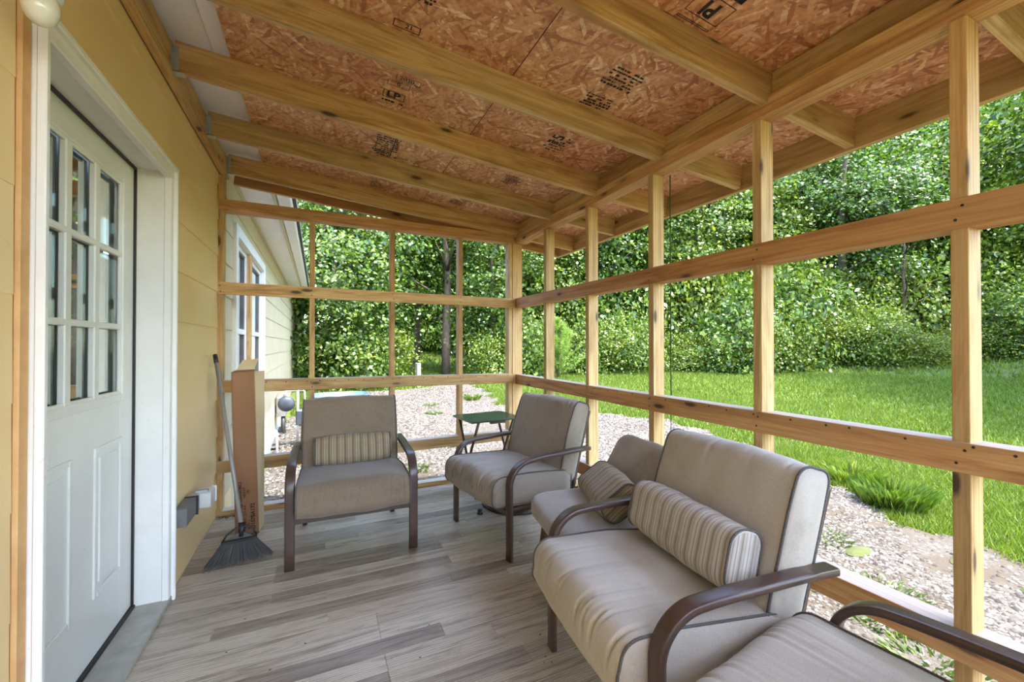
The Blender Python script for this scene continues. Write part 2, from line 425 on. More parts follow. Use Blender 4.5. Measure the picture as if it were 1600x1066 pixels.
def cushion(name, w, profile, mat, parent=None, pipe_mat=None, seed=0, pucker=0.0, pmask=None, puff=.012, nx=56, center=(0, 0, 0), tilt=0.0, rot=None, warp=.006, pipe_r=.0045, endbulge=.016):
    """boxed cushion: a closed (y,z) profile swept across x, flat bulging side panels edged with piping"""
    P = [Vector(p) for p in profile]; n = len(P); cx = sum((p for p in P), Vector((0, 0))) / n
    nor = []
    for i in range(n):
        t = (P[(i + 1) % n] - P[i - 1]).normalized(); nn = Vector((t.y, -t.x))
        if nn.dot(P[i] - cx) < 0: nn = -nn
        nor.append(nn)
    V = []; Fc = []
    xs = [(-1 + 2 * j / (nx - 1)) for j in range(nx)]
    xs = [math.copysign(abs(x) ** .85, x) for x in xs]
    for x in xs:
        bulge = puff * (1 - abs(x) ** 3.0)
        for i in range(n):
            d = bulge + warp * noise.noise(Vector((x * w * 5 + seed, P[i].x * 5, P[i].y * 5)))
            if pucker and pmask:
                mk = pmask(i / n)
                if mk > 0:
                    q = noise.noise(Vector((x * w * 34 + seed * 3.1 + i / n * 4, i / n * 4.0, seed))) + .4 * noise.noise(Vector((x * w * 66 + seed, i / n * 7, 7)))
                    d -= pucker * mk * max(0.0, q - .12) * 2.2
            p = P[i] + nor[i] * d
            V.append((x * w / 2, p.x, p.y))
    for j in range(nx - 1):
        for i in range(n):
            i2 = (i + 1) % n; Fc.append((j * n + i, (j + 1) * n + i, (j + 1) * n + i2, j * n + i2))
    rings = 5
    for side in (-1, 1):
        base = 0 if side < 0 else (nx - 1) * n
        prev = [base + i for i in range(n)]
        for r_ in range(1, rings):
            f = 1 - r_ / rings; cur = []
            for i in range(n):
                q = cx + (Vector(V[base + i][1:]) - cx) * f
                xo = side * (w / 2 + endbulge * (1 - f ** 2.2)) + .003 * noise.noise(Vector((q.x * 18, q.y * 18, seed + side)))
                cur.append(len(V)); V.append((xo, q.x, q.y))
            for i in range(n):
                i2 = (i + 1) % n
                Fc.append((prev[i], prev[i2], cur[i2], cur[i]) if side < 0 else (prev[i2], prev[i], cur[i], cur[i2]))
            prev = cur
        c = len(V); V.append((side * (w / 2 + endbulge), cx.x, cx.y))
        for i in range(n):
            i2 = (i + 1) % n
            Fc.append((prev[i], prev[i2], c) if side < 0 else (prev[i2], prev[i], c))
    me = me_from(name, V, Fc, True)
    mw = Matrix.Translation(Vector(center)) @ (rot if rot is not None else Matrix.Rotation(tilt, 4, 'X'))
    o = link(name, me, mat, parent, mw)
    if pipe_mat is not None:
        for side in (0, nx - 1):
            loop = [Vector(V[side * n + i]) for i in range(n)]
            loop = [p + Vector((0, nor[i].x, nor[i].y)) * .001 for i, p in enumerate(loop)]
            tube('piping', loop, pipe_r, pipe_mat, o, 6, True)
    return o

def rrect(w, h, r, n=6, ox=0, oy=0, crown=0.0, rads=None):
    """rounded rectangle profile, counter-clockwise from the right-bottom corner; rads per corner (rb, rt, lt, lb)"""
    rads = rads or (r, r, r, r); out = []
    cs = [(w / 2, -h / 2, -PI / 2, rads[0]), (w / 2, h / 2, 0, rads[1]), (-w / 2, h / 2, PI / 2, rads[2]), (-w / 2, -h / 2, PI, rads[3])]
    prev = None
    for (x, y, a0, rr) in cs:
        cx = x - math.copysign(rr, x); cy = y - math.copysign(rr, y)
        arc = [(cx + rr * math.cos(a0 + k / n * PI / 2), cy + rr * math.sin(a0 + k / n * PI / 2)) for k in range(n + 1)]
        if prev is not None:
            q = arc[0]
            for s_ in range(1, 8):
                f = s_ / 8; out.append((prev[0] + (q[0] - prev[0]) * f, prev[1] + (q[1] - prev[1]) * f + 0))
        out += arc; prev = arc[-1]
    q = out[0]
    for s_ in range(1, 8):
        f = s_ / 8; out.append((prev[0] + (q[0] - prev[0]) * f, prev[1] + (q[1] - prev[1]) * f))
    out = [(x + ox, y + oy + (crown * math.cos(min(1, abs(x) / (w / 2)) * PI / 2) if y > 0 else 0)) for x, y in out]
    return out

def sgnpow(v, e): return math.copysign(abs(v) ** e, v)
def pad_mesh(w, d, h, e1=.45, e2=.55, nu=64, nv=28, seed=0, warp=.006):
    V = []; Fc = []
    for j in range(nv + 1):
        ph = -PI / 2 + PI * j / nv
        for i in range(nu):
            th = 2 * PI * i / nu
            cp, sp = sgnpow(math.cos(ph), e2), sgnpow(math.sin(ph), e2)
            p = Vector((w / 2 * cp * sgnpow(math.cos(th), e1), d / 2 * cp * sgnpow(math.sin(th), e1), h / 2 * sp))
            p *= 1 + warp * 6 * noise.noise(p * 6 + Vector((seed, 0, 0)))
            V.append(p)
    for j in range(nv):
        for i in range(nu):
            i2 = (i + 1) % nu; Fc.append((j * nu + i, j * nu + i2, (j + 1) * nu + i2, (j + 1) * nu + i))
    me = me_from('pad', V, Fc, True)
    bm = bmesh.new(); bm.from_mesh(me); bmesh.ops.remove_doubles(bm, verts=bm.verts, dist=1e-4); bmesh.ops.recalc_face_normals(bm, faces=bm.faces); bm.to_mesh(me); bm.free()
    me.polygons.foreach_set('use_smooth', [True] * len(me.polygons))
    return me

def text(name, body, size, mat, parent, mw, align='CENTER', bold=0.0):
    cu = bpy.data.curves.new(name, 'FONT'); cu.body = body; cu.size = size; cu.align_x = align; cu.align_y = 'CENTER'; cu.offset = bold
    cu.materials.append(mat)
    tmp = bpy.data.objects.new('tmp', cu); COL.objects.link(tmp); bpy.context.view_layer.update()
    me = bpy.data.meshes.new_from_object(tmp.evaluated_get(bpy.context.evaluated_depsgraph_get())); bpy.data.objects.remove(tmp)
    if not me.materials: me.materials.append(mat)
    return link(name, me, mat, parent, mw)

# ------------------------------------------------------------------ numbers of the place
WX = -0.66      # face of the house wall
BY = 3.60       # inner face of the back wall framing
RX = 1.715      # inner face of the right wall rails
FY = -0.64      # porch end behind the camera
GZ = -0.45
def roof_z(x): return 2.64 - .1033 * (x + .63)     # underside of the sheathing
def gh(x, y):
    r = math.hypot(x, y)
    z = GZ + .045 * max(0, min(r, 17.5) - 4) + .10 * max(0, r - 18.5)
    return z

# ------------------------------------------------------------------ floor
floor = tag(box('floor', -.66, 1.80, FY, 3.70, -.06, -.004, M['pine'], None, 0), kind='structure')
pw = .0935
def plank_mesh(L, W):
    key = ('pl', round(L, 3), round(W, 3))
    if key in _bc: return _bc[key]
    a, b, c = L / 2 - .0004, W / 2 - .0004, .0009
    V = [(-a, -b, -.001), (a, -b, -.001), (a, b, -.001), (-a, b, -.001), (-a + c, -b + c, 0), (a - c, -b + c, 0), (a - c, b - c, 0), (-a + c, b - c, 0)]
    Fc = [(4, 5, 6, 7), (0, 1, 5, 4), (1, 2, 6, 5), (2, 3, 7, 6), (3, 0, 4, 7)]
    me = me_from('plank', V, Fc); me.materials.append(M['floor']); _bc[key] = me; return me
fl_inv = floor.matrix_basis.inverted()
pr_ = random.Random(5)
y = 3.60
row = 0
while y > FY + pw:
    x = -.655; first = True
    x_end = 1.795
    L0 = pr_.choice([.25, .45, .7, .9])
    while x < x_end - .02:
        L = L0 if first else pr_.choice([.45, .9, .9, .72, 1.05])
        first = False
        L = min(L, x_end - x)
        if x_end - (x + L) < .12: L = x_end - x
        mw = Matrix.Translation((x + L / 2, y - pw / 2, 0))
        link('plank', plank_mesh(L, pw), None, floor, fl_inv @ mw)
        x += L
    y -= pw; row += 1
box('subfloor_end', -.655, 1.795, FY, y, -.003, 0, M['floor'], None, 0).parent = None
bpy.data.objects['subfloor_end'].name = 'floor_mat'
fm = bpy.data.objects['floor_mat']; fm.name = 'plank'; fm.parent = floor; fm.matrix_basis = fl_inv @ fm.matrix_basis

# ------------------------------------------------------------------ house wall on the left
wall = tag(empty('wall_left'), kind='structure')
def siding_board(y0, y1, z0, z1, mat, kick=.009):
    """lapped board: thin at the top, its lower edge stands proud"""
    V = [(0, 0, 0), (kick, 0, 0), (.002, 0, z1 - z0), (0, 0, z1 - z0)]
    V = [(WX - .002 + a, y, z0 + c) for y in (y0, y1) for a, b, c in V]
    Fc = [(0, 1, 2, 3), (7, 6, 5, 4), (0, 4, 5, 1), (1, 5, 6, 2), (2, 6, 7, 3), (3, 7, 4, 0)]
    return link('siding_board', me_from('siding_board', V, Fc), mat, wall)
DY0, DY1, DZ1 = 1.445, 2.535, 2.03       # outer edges of the door casing
zs = [-.205, .055, .315, .575, .835, 1.095, 1.355, 1.615, 1.875, 2.135, 2.395, 2.655]
joints = [1.945, 5.1, 8.3]
for k in range(len(zs) - 1):
    z0, z1 = zs[k], zs[k + 1]
    segs = [(FY - 1.2, -.25 + .9 * (k % 2)), (-.25 + .9 * (k % 2), DY0 - .045), (DY0 - .045, DY1), (DY1, 4.17), (4.17, 6.30), (6.30, 8.9 + .8 * (k % 2)), (8.9 + .8 * (k % 2), 12.6), (12.6, 16.2)]
    if z0 < 0:
        siding_board(FY - 1.2, DY0 - .045, .0, z1, M['siding'], .004); siding_board(DY1, 3.6, .0, z1, M['siding'], .004)
        segs = [s for s in segs if s[0] > 2]; segs[0] = (3.62, 4.17)
    for (a, b) in segs:
        if (a, b) == (DY0 - .045, DY1) and z0 < 2.09:
            if z1 > 2.09:
                siding_board(a, b, 2.092, z1, M['siding'])
            continue
        if (a, b) == (4.17, 6.30) and z1 > .56 and z0 < 2.27:
            if z1 > 2.27: siding_board(a, b, 2.275, z1, M['siding_pale'])
            if z0 < .56: siding_board(a, b, z0, .56, M['siding_pale'])
            continue
        if k == 9 and (a, b) == (DY0 - .045, DY1): pass
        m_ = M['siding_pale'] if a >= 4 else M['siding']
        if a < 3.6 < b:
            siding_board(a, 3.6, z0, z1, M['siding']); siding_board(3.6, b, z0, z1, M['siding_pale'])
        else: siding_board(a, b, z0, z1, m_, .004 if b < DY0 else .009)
# sheathing behind the boards, in pieces round the openings
def backing(y0, y1, z0, z1): box('wall_panel', WX - .16, WX - .0025, y0, y1, z0, z1, M['raw_edge'], wall, 0)
backing(FY - 1.2, 1.47, -.9, 2.65); backing(1.47, 2.53, 2.09, 2.65); backing(1.47, 2.53, -.9, -.01); backing(2.53, 4.2, -.9, 2.65)
backing(4.2, 6.27, 2.25, 2.65); backing(4.2, 6.27, -.9, .58); backing(6.27, 16.2, -.9, 2.65)
box('edge_strip', WX - .002, WX + .010, DY0 - .04, DY0 - .003, 0, 2.09, M['raw_edge'], wall)
box('flashing_strip', WX - .002, WX + .018, DY0 - .01, DY1 + .0, 2.086, 2.104, M['siding'], wall)
box('corner_board', WX - .02, WX + .02, 16.12, 16.24, -.6, 2.62, M['white_paint'], wall)
box('foundation_skirt', WX - .02, WX + .03, 3.72, 16.2, -1.0, -.21, M['skirt'], wall)
box('ledger_board', WX + .012, WX + .050, FY, 3.72, 2.472, 2.612, M['pine'], wall)
box('wall_end', WX - 4.5, WX, 16.1, 16.2, -1, 4.4, M['siding_pale'], wall, 0)
box('inner_wall', WX - 2.5, WX - 2.4, FY - 1.2, 9.0, -.1, 2.6, M['dark_room'], wall, 0)

# door casing
trim = tag(empty('trim_1'), kind='structure')
cx0, cx1 = WX - .005, WX + .022
box('casing_board', cx0, cx1, DY0, DY0 + .052, 0, 2.035, M['white_paint'], trim, .003)
box('casing_board', cx0, cx1, DY1 - .052, DY1, -.0, 2.035, M['white_paint'], trim, .003)
box('casing_board', cx0, cx1 + .002, DY0, DY1, 2.032, 2.088, M['white_paint'], trim, .003)
box('casing_bead', cx1 - .004, cx1 + .016, DY0 - .004, DY0 + .014, 0, 2.05, M['white_paint'], trim, .003)
box('casing_bead', cx1 - .004, cx1 + .016, DY1 - .014, DY1 + .004, -.0, 2.09, M['white_paint'], trim, .003)
box('casing_bead', cx1 - .004, cx1 + .018, DY0 - .004, DY1 + .004, 2.074, 2.094, M['white_paint'], trim, .003)
box('door_jamb', WX - .15, WX - .004, DY0 + .02, DY0 + .048, 0, 2.065, M['white_paint'], trim, .002)
box('door_jamb', WX - .15, WX - .004, DY1 - .048, DY1 - .02, 0, 2.065, M['white_paint'], trim, .002)
box('door_head', WX - .15, WX - .004, DY0 + .02, DY1 - .02, 2.058, 2.086, M['white_paint'], trim, .002)
box('weather_seal', WX - .118, WX - .106, DY1 - .058, DY1 - .047, 0.03, 2.058, M['black'], trim, .001)
box('weather_seal', WX - .118, WX - .106, DY0 + .05, DY1 - .05, 2.046, 2.0585, M['black'], trim, .001)
box('threshold', WX - .15, WX + .026, DY0 + .03, DY1 - .012, 0.001, .026, M['threshold'], trim, .003)
box('threshold_ridge', WX - .118, WX - .100, DY0 + .05, DY1 - .05, .024, .036, M['black'], trim, .002)

# door_1: slab, raised panels, nine-light sash
door = tag(empty('door_1'), kind='structure')
sy0, sy1, sxf = DY0 + .052, DY1 - .054, WX - .115
ly0, ly1, lz0, lz1 = 1.74, 2.352, 1.005, 1.955
box('door_stile', sxf - .044, sxf, sy0, ly0, .036, 2.05, M['door_white'], door)
box('door_stile', sxf - .044, sxf, ly1, sy1, .036, 2.05, M['door_white'], door)
box('door_rail', sxf - .044, sxf, ly0, ly1, lz1, 2.05, M['door_white'], door)
low = box('lower_panel', sxf - .044, sxf, ly0, ly1, .036, lz0, M['door_white'], door)
def frame_ring(name, y0, y1, z0, z1, w, x0, x1, mat, parent):
    box(name, x0, x1, y0, y0 + w, z0, z1, mat, parent, .003); box(name, x0, x1, y1 - w, y1, z0, z1, mat, parent, .003)
    box(name, x0, x1, y0 + w, y1 - w, z0, z0 + w, mat, parent, .003); box(name, x0, x1, y0 + w, y1 - w, z1 - w, z1, mat, parent, .003)
frame_ring('light_frame', ly0 - .02, ly1 + .012, lz0 - .012, lz1 + .012, .034, sxf - .002, sxf + .014, M['door_white'], door)
frame_ring('light_frame_bead', ly0 - .004, ly1 - .004, lz0 + .004, lz1 - .004, .030, sxf - .004, sxf + .008, M['door_white'], door)
cols = [ly0 + .018, 1.908, 2.110, 2.305]
rows = [1.034, 1.311, 1.622, 1.915]
for i in (1, 2):
    box('muntin', sxf - .012, sxf + .010, cols[i] - .020, cols[i] + .020, lz0 + .02, lz1 - .02, M['door_white'], door, .004)
for j in (1, 2):
    box('muntin', sxf - .012, sxf + .0105, ly0 + .01, ly1 - .02, rows[j] - .012, rows[j] + .012, M['door_white'], door, .004)
for i in range(3):
    for j in range(3):
        box('pane', sxf - .020, sxf - .016, cols[i] + (.0201 if i else 0), cols[i + 1] - (.0201 if i < 2 else -.02), rows[j] + (.0121 if j else -.01), rows[j + 1] - (.0121 if j < 2 else -.01), M['glass'], door, 0)
box('blind', sxf - .10, sxf - .095, ly0 - .1, ly1 + .1, .9, 2.0, M['dark_room'], door, 0)
for (a, b) in ((1.60, 1.955), (2.115, 2.360)):
    frame_ring('panel_moulding', a, b, .262, .838, .022, sxf - .001, sxf + .007, M['door_white'], door)
    box('raised_panel', sxf - .002, sxf + .005, a + .045, b - .045, .308, .792, M['door_white'], door, .004)

# porch light globe over the door corner
lamp = tag(empty('porch_light', (-.575, 1.305, 2.005)), 'milky glass globe porch light on the yellow wall at the door casing corner', 'light')
link('globe', pad_mesh(.064, .064, .088, 1.0, 1.0, 32, 20, 3, 0), M['glass_lamp'], lamp)
tube('base', [(-.075, 0, .09), (-.05, 0, .10), (0, 0, .085), (0, 0, .045)], .016, M['white_paint'], lamp, 16)
lamp2 = tag(empty('bell_bracket', (-.60, 1.405, 2.092)), 'small white round cap above the top of the door casing', 'fixture')
tube('cap', [(0, 0, -.004), (0, 0, .03)], .022, M['white_paint'], lamp2, 20)
tube('stem', [(-.05, 0, .02), (0, 0, .02)], .008, M['white_paint'], lamp2, 10)

# exterior window in the house wall
win = tag(empty('window_1'), kind='structure')
frame_ring('window_casing', 4.17, 6.30, .56, 2.275, .10, WX - .01, WX + .035, M['white_paint'], win)
box('window_mullion', WX - .04, WX + .02, 5.06, 5.20, .66, 2.175, M['pine'], win)
for (a, b) in ((4.27, 5.04), (5.24, 6.20)):
    frame_ring('sash', a, b, .66, 2.175, .055, WX - .05, WX - .01, M['white_paint'], win)
    frame_ring('sash_bead', a + .05, b - .05, .71, 2.125, .018, WX - .06, WX - .022, M['grey_metal'], win)
    box('sash_rail', WX - .05, WX - .012, a + .055, b - .055, 1.335, 1.385, M['white_paint'], win)
    box('pane', WX - .045, WX - .041, a + .06, b - .06, 1.386, 2.115, M['glass'], win, 0)
    box('pane', WX - .045, WX - .041, a + .06, b - .06, .72, 1.334, M['glass'], win, 0)
    box('blind', WX - .12, WX - .115, a, b, .66, 1.36, M['soffit'], win, 0)
    box('blind', WX - .32, WX - .315, a, b, 1.3, 2.2, M['dark_room'], win, 0)

# ------------------------------------------------------------------ back wall framing
wb = tag(empty('wall_back'), kind='structure')
b0, b1 = BY, BY + .09
sY = BY + .008
box('sill_plate', -.66, 1.70, BY, b1, 0, .036, M['pine'], wb)
for (z0, z1, zr0, zr1, nm) in ((.310, .395, .332, .417, 'low'), (.888, .975, .870, .958, 'mid'), (1.600, 1.690, 1.586, 1.676, 'up')):
    # rails run very slightly out of level, as built
    beam('rail', (-.66, BY + .019, (z0 + z1) / 2), (1.70, BY + .019, (zr0 + zr1) / 2), .038, .088, M['pine'], wb)
    beam('rail', (-.66, BY + .062, (z0 + z1) / 2 + .004), (1.70, BY + .062, (zr0 + zr1) / 2 + .004), .045, .080, M['pine'], wb)
box('top_plate', -.66, 1.74, BY, b1, 2.206, 2.2435, M['pine_red'], wb)
box('top_plate', -.66, 1.70, BY, b1, 2.2445, 2.290, M['pine_red'], wb)
cuts = [.036, .340, .398, .900, .962, 1.610, 1.676, 2.206]
for x0, x1 in ((-.66, -.622), (-.062, -.024), (.551, .589), (1.152, 1.190)):
    box('stud', x0, x1, sY, b1, .036, 2.206, M['pine'], wb)
box('corner_stud', 1.648, 1.685, sY, b1, .036, 2.206, M['pine_pale'], wb)
box('corner_post', 1.686, 1.79, BY + .004, b1 + .004, .036, 2.206, M['pine'], wb)
box('cripple_block', -.658, -.620, BY + .01, b1, 2.29, 2.47, M['pine'], wb)

# ------------------------------------------------------------------ right wall framing
wr = tag(empty('wall_right'), kind='structure')
r1 = RX + .098
box('sill_plate', RX + .0, r1 - .005, FY, BY + .094, 0, .038, M['pine'], wr)
for (z, rise) in ((.345, .004), (.903, .002), (1.627, .006)):
    m_ = M['pine_red']
    beam('rail', (RX + .019, FY, z - rise), (RX + .019, 3.60, z + rise), .038, .090, m_, wr)
    beam('rail', (RX + .070, FY, z - rise), (RX + .070, 3.60, z + rise), .062, .086, m_, wr)
box('top_plate', RX - .002, r1 - .005, FY, BY + .09, 2.208, 2.2455, M['pine_red'], wr)
box('top_plate', RX - .0, r1 - .006, FY, BY + .09, 2.2465, 2.288, M['pine'], wr)
for yf in (3.066, 2.462, 1.840, 1.204, .576, -.04):
    w_ = .040
    lean = .0
    box('stud', RX + .010, r1 - .006, yf - w_, yf, .038, 2.208, M['pine'] if int(yf * 10) % 2 else M['pine_pale'], wr)

def nail_heads(pts, nrm, parent):
    V = []; Fc = []; nrm = Vector(nrm); u = Vector((0, 0, 1)); v = nrm.cross(u)
    for p in pts:
        n = len(V); p = Vector(p) + nrm * .0008
        for k in range(6): V.append(p + (u * math.cos(k * PI / 3) + v * math.sin(k * PI / 3)) * .0045)
        Fc.append(tuple(range(n, n + 6)))
    o = link('nail_heads', me_from('nail_heads', V, Fc), M['black'], parent); o['kind'] = 'stuff'
rn = random.Random(12)
pts = []
for yf in (3.05, 2.445, 1.82, 1.185, .556):
    for z in (.925, .885, 1.645, 1.605): pts.append((RX, yf + rn.uniform(-.012, .012), z))
for k in range(26): pts.append((RX, .3 + k * .127 + rn.uniform(-.03, .03), .936 + rn.uniform(-.004, .003)))
nail_heads(pts, (-1, 0, 0), wr)
pts = []
for x in (-.64, -.04, .57, 1.17):
    for z in (.945, .905, 1.66, 1.62): pts.append((x + rn.uniform(-.01, .01), BY, z))
for k in range(20): pts.append((-.55 + k * .115 + rn.uniform(-.03, .03), BY, .955 - k * .0006))
nail_heads(pts, (0, -1, 0), wb)

# ------------------------------------------------------------------ end of the porch behind the camera
wf = tag(empty('wall_front'), kind='structure')
box('sill_plate', -.66, 1.70, FY, FY + .09, 0, .038, M['pine'], wf)
for z in (.345, .903, 1.627): box('rail', -.66, 1.70, FY, FY + .09, z - .044, z + .044, M['pine'], wf)
box('top_plate', -.66, 1.70, FY, FY + .09, 2.208, 2.288, M['pine'], wf)
for x in (-.64, -.04, .57, 1.17, 1.64): box('stud', x - .019, x + .019, FY + .01, FY + .08, .038, 2.208, M['pine'], wf)

# ------------------------------------------------------------------ roof: rafters, sheathing, soffit, fascia
ceil = tag(empty('ceiling'), kind='structure')
RH = .138
def rz_mid(x): return roof_z(x) - RH / 2
raf_y = [3.655, 3.035, 2.395, 1.80, 1.185, .585, -.03, -.62]
raf_p = [3.60, 2.955, 2.345, 1.745, 1.145, .54, -.06, -.62]   # where each meets the plate
for i, yr in enumerate(raf_y):
    x0, x1 = WX + .052, 2.352
    yp = raf_p[i]; sl_ = (yp - yr) / (1.70 - x0)
    a = Vector((x0, yr, rz_mid(x0))); b = Vector((x1, yr + sl_ * (x1 - x0), rz_mid(x1)))
    # rafters leave the wall a little nearer the camera than they meet the plate
    beam('rafter', a, b, .038, RH, M['pine'] if i % 2 == 0 else M['pine_pale'], ceil)
    hg = empty('joist_hanger', parent=ceil)
    for s_ in (-1, 1):
        box('hanger_flange', WX + .0505, WX + .0525, yr + s_ * .021, yr + s_ * .038, 2.497, 2.618, M['galv'], hg, .0004)
        box('hanger_cheek', WX + .052, WX + .074, yr + s_ * .0195, yr + s_ * .0215, 2.497, 2.610, M['galv'], hg, .0004)
        for q in range(4):
            box('nail_head', WX + .0520, WX + .0530, yr + s_ * .028, yr + s_ * .032, 2.515 + q * .027, 2.519 + q * .027, M['black'], hg, 0)
    box('hanger_seat', WX + .052, WX + .094, yr - .0215, yr + .0215, 2.4895, 2.4925, M['galv'], hg, .0004)
    if i > 0:
        # blocking over the plate between rafters
        ya, yb = raf_p[i - 1] - .0195, yp + .0195
        bl = beam('blocking', (RX + .045, yb, 2.288 + .052), (RX + .045, ya, 2.288 + .052), .038, .102, M['pine_pale'] if i % 3 else M['pine'], ceil)
# barge rafter outside the back wall and the fascia along the eave
beam('barge_rafter', (-.60, 3.895, rz_mid(-.6) + 0), (2.39, 3.895, rz_mid(2.39)), .038, RH, M['pine_red'], ceil)
beam('lookout', (1.95, 3.68, rz_mid(1.95) + .02), (1.95, 3.876, rz_mid(1.95) + .02), .038, .09, M['pine_pale'], ceil)
beam('fascia_board', (2.372, FY - .1, roof_z(2.372) - .071), (2.372, 3.914, roof_z(2.372) - .071), .038, .146, M['pine_pale'], ceil)
fw = .036
# sheathing panels with 3 mm gaps, 1.2 m across the slope
ys = [3.95, 2.42 + 1.22, 1.22 * 1 + .0, -1.22, FY - .15]
seams = [(-.385, .8185), (.8215, 2.40)]
for (xa, xb) in seams:
    yj = [3.95, 1.795, FY - .12] if xa < 0 else [3.95, 3.02, .575, FY - .12]
    for k in range(len(yj) - 1):
        y1, y0 = yj[k] - .0015, yj[k + 1] + .0015
        cx_, cy_ = (xa + xb) / 2, (y0 + y1) / 2; L = (xb - xa) / math.cos(math.atan(.1033)); T = .012
        me = box_mesh(L, y1 - y0, T, 0.001)
        ang = math.atan(.1033)
        mw = Matrix.Translation((cx_, cy_, roof_z(cx_) + T / 2 + .0005)) @ Matrix.Rotation(ang, 4, 'Y')
        link('sheathing_panel', me, M['osb'], ceil, mw)
# red chalk line along the seam and roof covering over it
ang = math.atan(.1033)
rc = box('roof_covering', -.30, 2.44, FY - .2, 3.98, 0, .02, M['roofing'], ceil, 0)
rc.matrix_basis = Matrix.Translation((1.05, 1.30, roof_z(1.05) + .03)) @ Matrix.Rotation(ang, 4, 'Y') @ Matrix.Rotation(PI / 2, 4, 'Z')
beam('seam_line', (.8195, FY, roof_z(.8195) + .0002), (.8195, 3.94, roof_z(.8195) + .0002), .0035, .001, M['red_line'], ceil, ch=0)
# old white eave of the house
ev = tag(empty('trim_2'), kind='structure')
box('soffit_panel', -.655, -.462, FY - 1.2, 16.3, 2.652, 2.662, M['soffit'], ev, .001)
box('soffit_panel', -.460, -.392, FY - 1.2, 16.3, 2.640, 2.662, M['soffit'], ev, .001)
box('fascia', -.39, -.362, 4.02, 16.3, 2.600, 2.74, M['siding_pale'], ev, .002)
box('gutter', -.36, -.235, 4.02, 16.35, 2.61, 2.73, M['soffit'], ev, .012)
box('frieze_board', WX - .0, WX + .016, 3.74, 16.2, 2.60, 2.652, M['siding_pale'], ev, .002)
rf = link('roof', me_from('roof', [(-.2, FY - 1.5, 2.72), (-.2, 16.5, 2.72), (-5.2, 16.5, 4.7), (-5.2, FY - 1.5, 4.7), (-.2, FY - 1.5, 2.66), (-.2, 16.5, 2.66), (-5.2, 16.5, 4.64), (-5.2, FY - 1.5, 4.64)],
    [(0, 1, 2, 3), (7, 6, 5, 4), (0, 4, 5, 1), (1, 5, 6, 2), (2, 6, 7, 3), (3, 7, 4, 0)]), M['roofing']); tag(rf, kind='structure')

# stamps printed on the sheathing
def stamp_mw(x, y, off=.0012):
    # text lies on the underside: reads towards +x, its top towards the camera
    R_ = Matrix(((1, 0, 0), (0, -1, 0), (0, 0, -1))).to_4x4()
    return Matrix.Translation((x, y, roof_z(x) - off)) @ Matrix.Rotation(ang, 4, 'Y') @ R_
def rect_lines(name, x, y, w, h, t, parent, skew=0):
    V = []; Fc = []
    for (a, b, c, d) in ((-w / 2, -h / 2, w / 2, -h / 2 + t), (-w / 2, h / 2 - t, w / 2, h / 2), (-w / 2, -h / 2, -w / 2 + t, h / 2), (w / 2 - t, -h / 2, w / 2, h / 2)):
        n = len(V); V += [(a, b, 0), (c, b, 0), (c, d, 0), (a, d, 0)]; Fc.append((n, n + 1, n + 2, n + 3))
    return link(name, me_from(name, V, Fc), M['ink'], parent, stamp_mw(x, y))
def smudge(name, x, y, w, h, rows_, parent, seed, rot=0.0, dens=.85):
    """a worn block of print too small to read: rows of short broken strokes"""
    r = random.Random(seed); V = []; Fc = []
    for i in range(rows_):
        yy = -h / 2 + h * (i + .5) / rows_; th = h / rows_ * r.uniform(.45, .8); xx = -w / 2 + r.random() * w * .1
        while xx < w / 2:
            L = r.uniform(.004, .02)
            if r.random() < dens:
                n = len(V)
                for (a, b) in ((xx, yy - th / 2), (xx + L, yy - th / 2 * r.uniform(.6, 1)), (xx + L, yy + th / 2 * r.uniform(.6, 1)), (xx, yy + th / 2)):
                    V.append((a, b, 0))
                Fc.append((n, n + 1, n + 2, n + 3))
            xx += L + r.uniform(.0015, .006)
    return link(name, me_from(name, V, Fc), M['ink'], parent, stamp_mw(x, y) @ Matrix.Rotation(rot, 4, 'Z'))
rect_lines('printed_frame', .326, 1.72, .110, .042, .004, ceil)
text('printed_number', '21', .034, M['ink'], ceil, stamp_mw(.335, 1.72), bold=.0006)
rect_lines('printed_frame', .400, 2.062, .120, .044, .003, ceil)
text('printed_number', '2020', .036, M['ink'], ceil, stamp_mw(.392, 2.062), bold=.0006)
rect_lines('printed_frame', .362, 2.118, .11, .042, .003, ceil)
text('printed_number', '0', .036, M['ink'], ceil, stamp_mw(.362, 2.118), bold=.0006)
rect_lines('printed_frame', .355, 2.222, .11, .066, .004, ceil)
text('printed_letters', 'LP', .070, M['ink'], ceil, stamp_mw(.352, 2.222), bold=.002)
smudge('printed_marks', .36, 2.282, .12, .035, 1, ceil, 4)
smudge('printed_marks', .36, 1.99, .10, .02, 1, ceil, 9)
smudge('printed_marks', .395, 2.75, .15, .40, 14, ceil, 5)
rect_lines('printed_frame', .44, 2.75, .006, .42, .003, ceil)
smudge('printed_marks', 1.245, 1.50, .17, .13, 6, ceil, 6)
smudge('printed_marks', 1.25, 1.72, .15, .16, 8, ceil, 7, .05)
smudge('printed_marks', 1.29, 2.14, .12, .19, 7, ceil, 8, 0, .7)
text('printed_letters', '15', .10, M['ink'], ceil, stamp_mw(1.27, 2.10) @ Matrix.Rotation(PI / 2, 4, 'Z'), bold=.001)
smudge('printed_marks', 1.28, 2.76, .14, .14, 7, ceil, 12)
smudge('printed_marks', .42, 3.50, .10, .12, 6, ceil, 13)
smudge('printed_marks', 1.08, 3.45, .12, .10, 6, ceil, 14)
rect_lines('printed_frame', 1.275, 1.045, .16, .09, .003, ceil)
text('printed_letters', 'PI', .085, M['ink'], ceil, stamp_mw(1.275, 1.045) @ Matrix.Rotation(PI, 4, 'Z'), bold=.003)
rect_lines('printed_bar', 1.27, 1.118, .16, .010, .003, ceil)
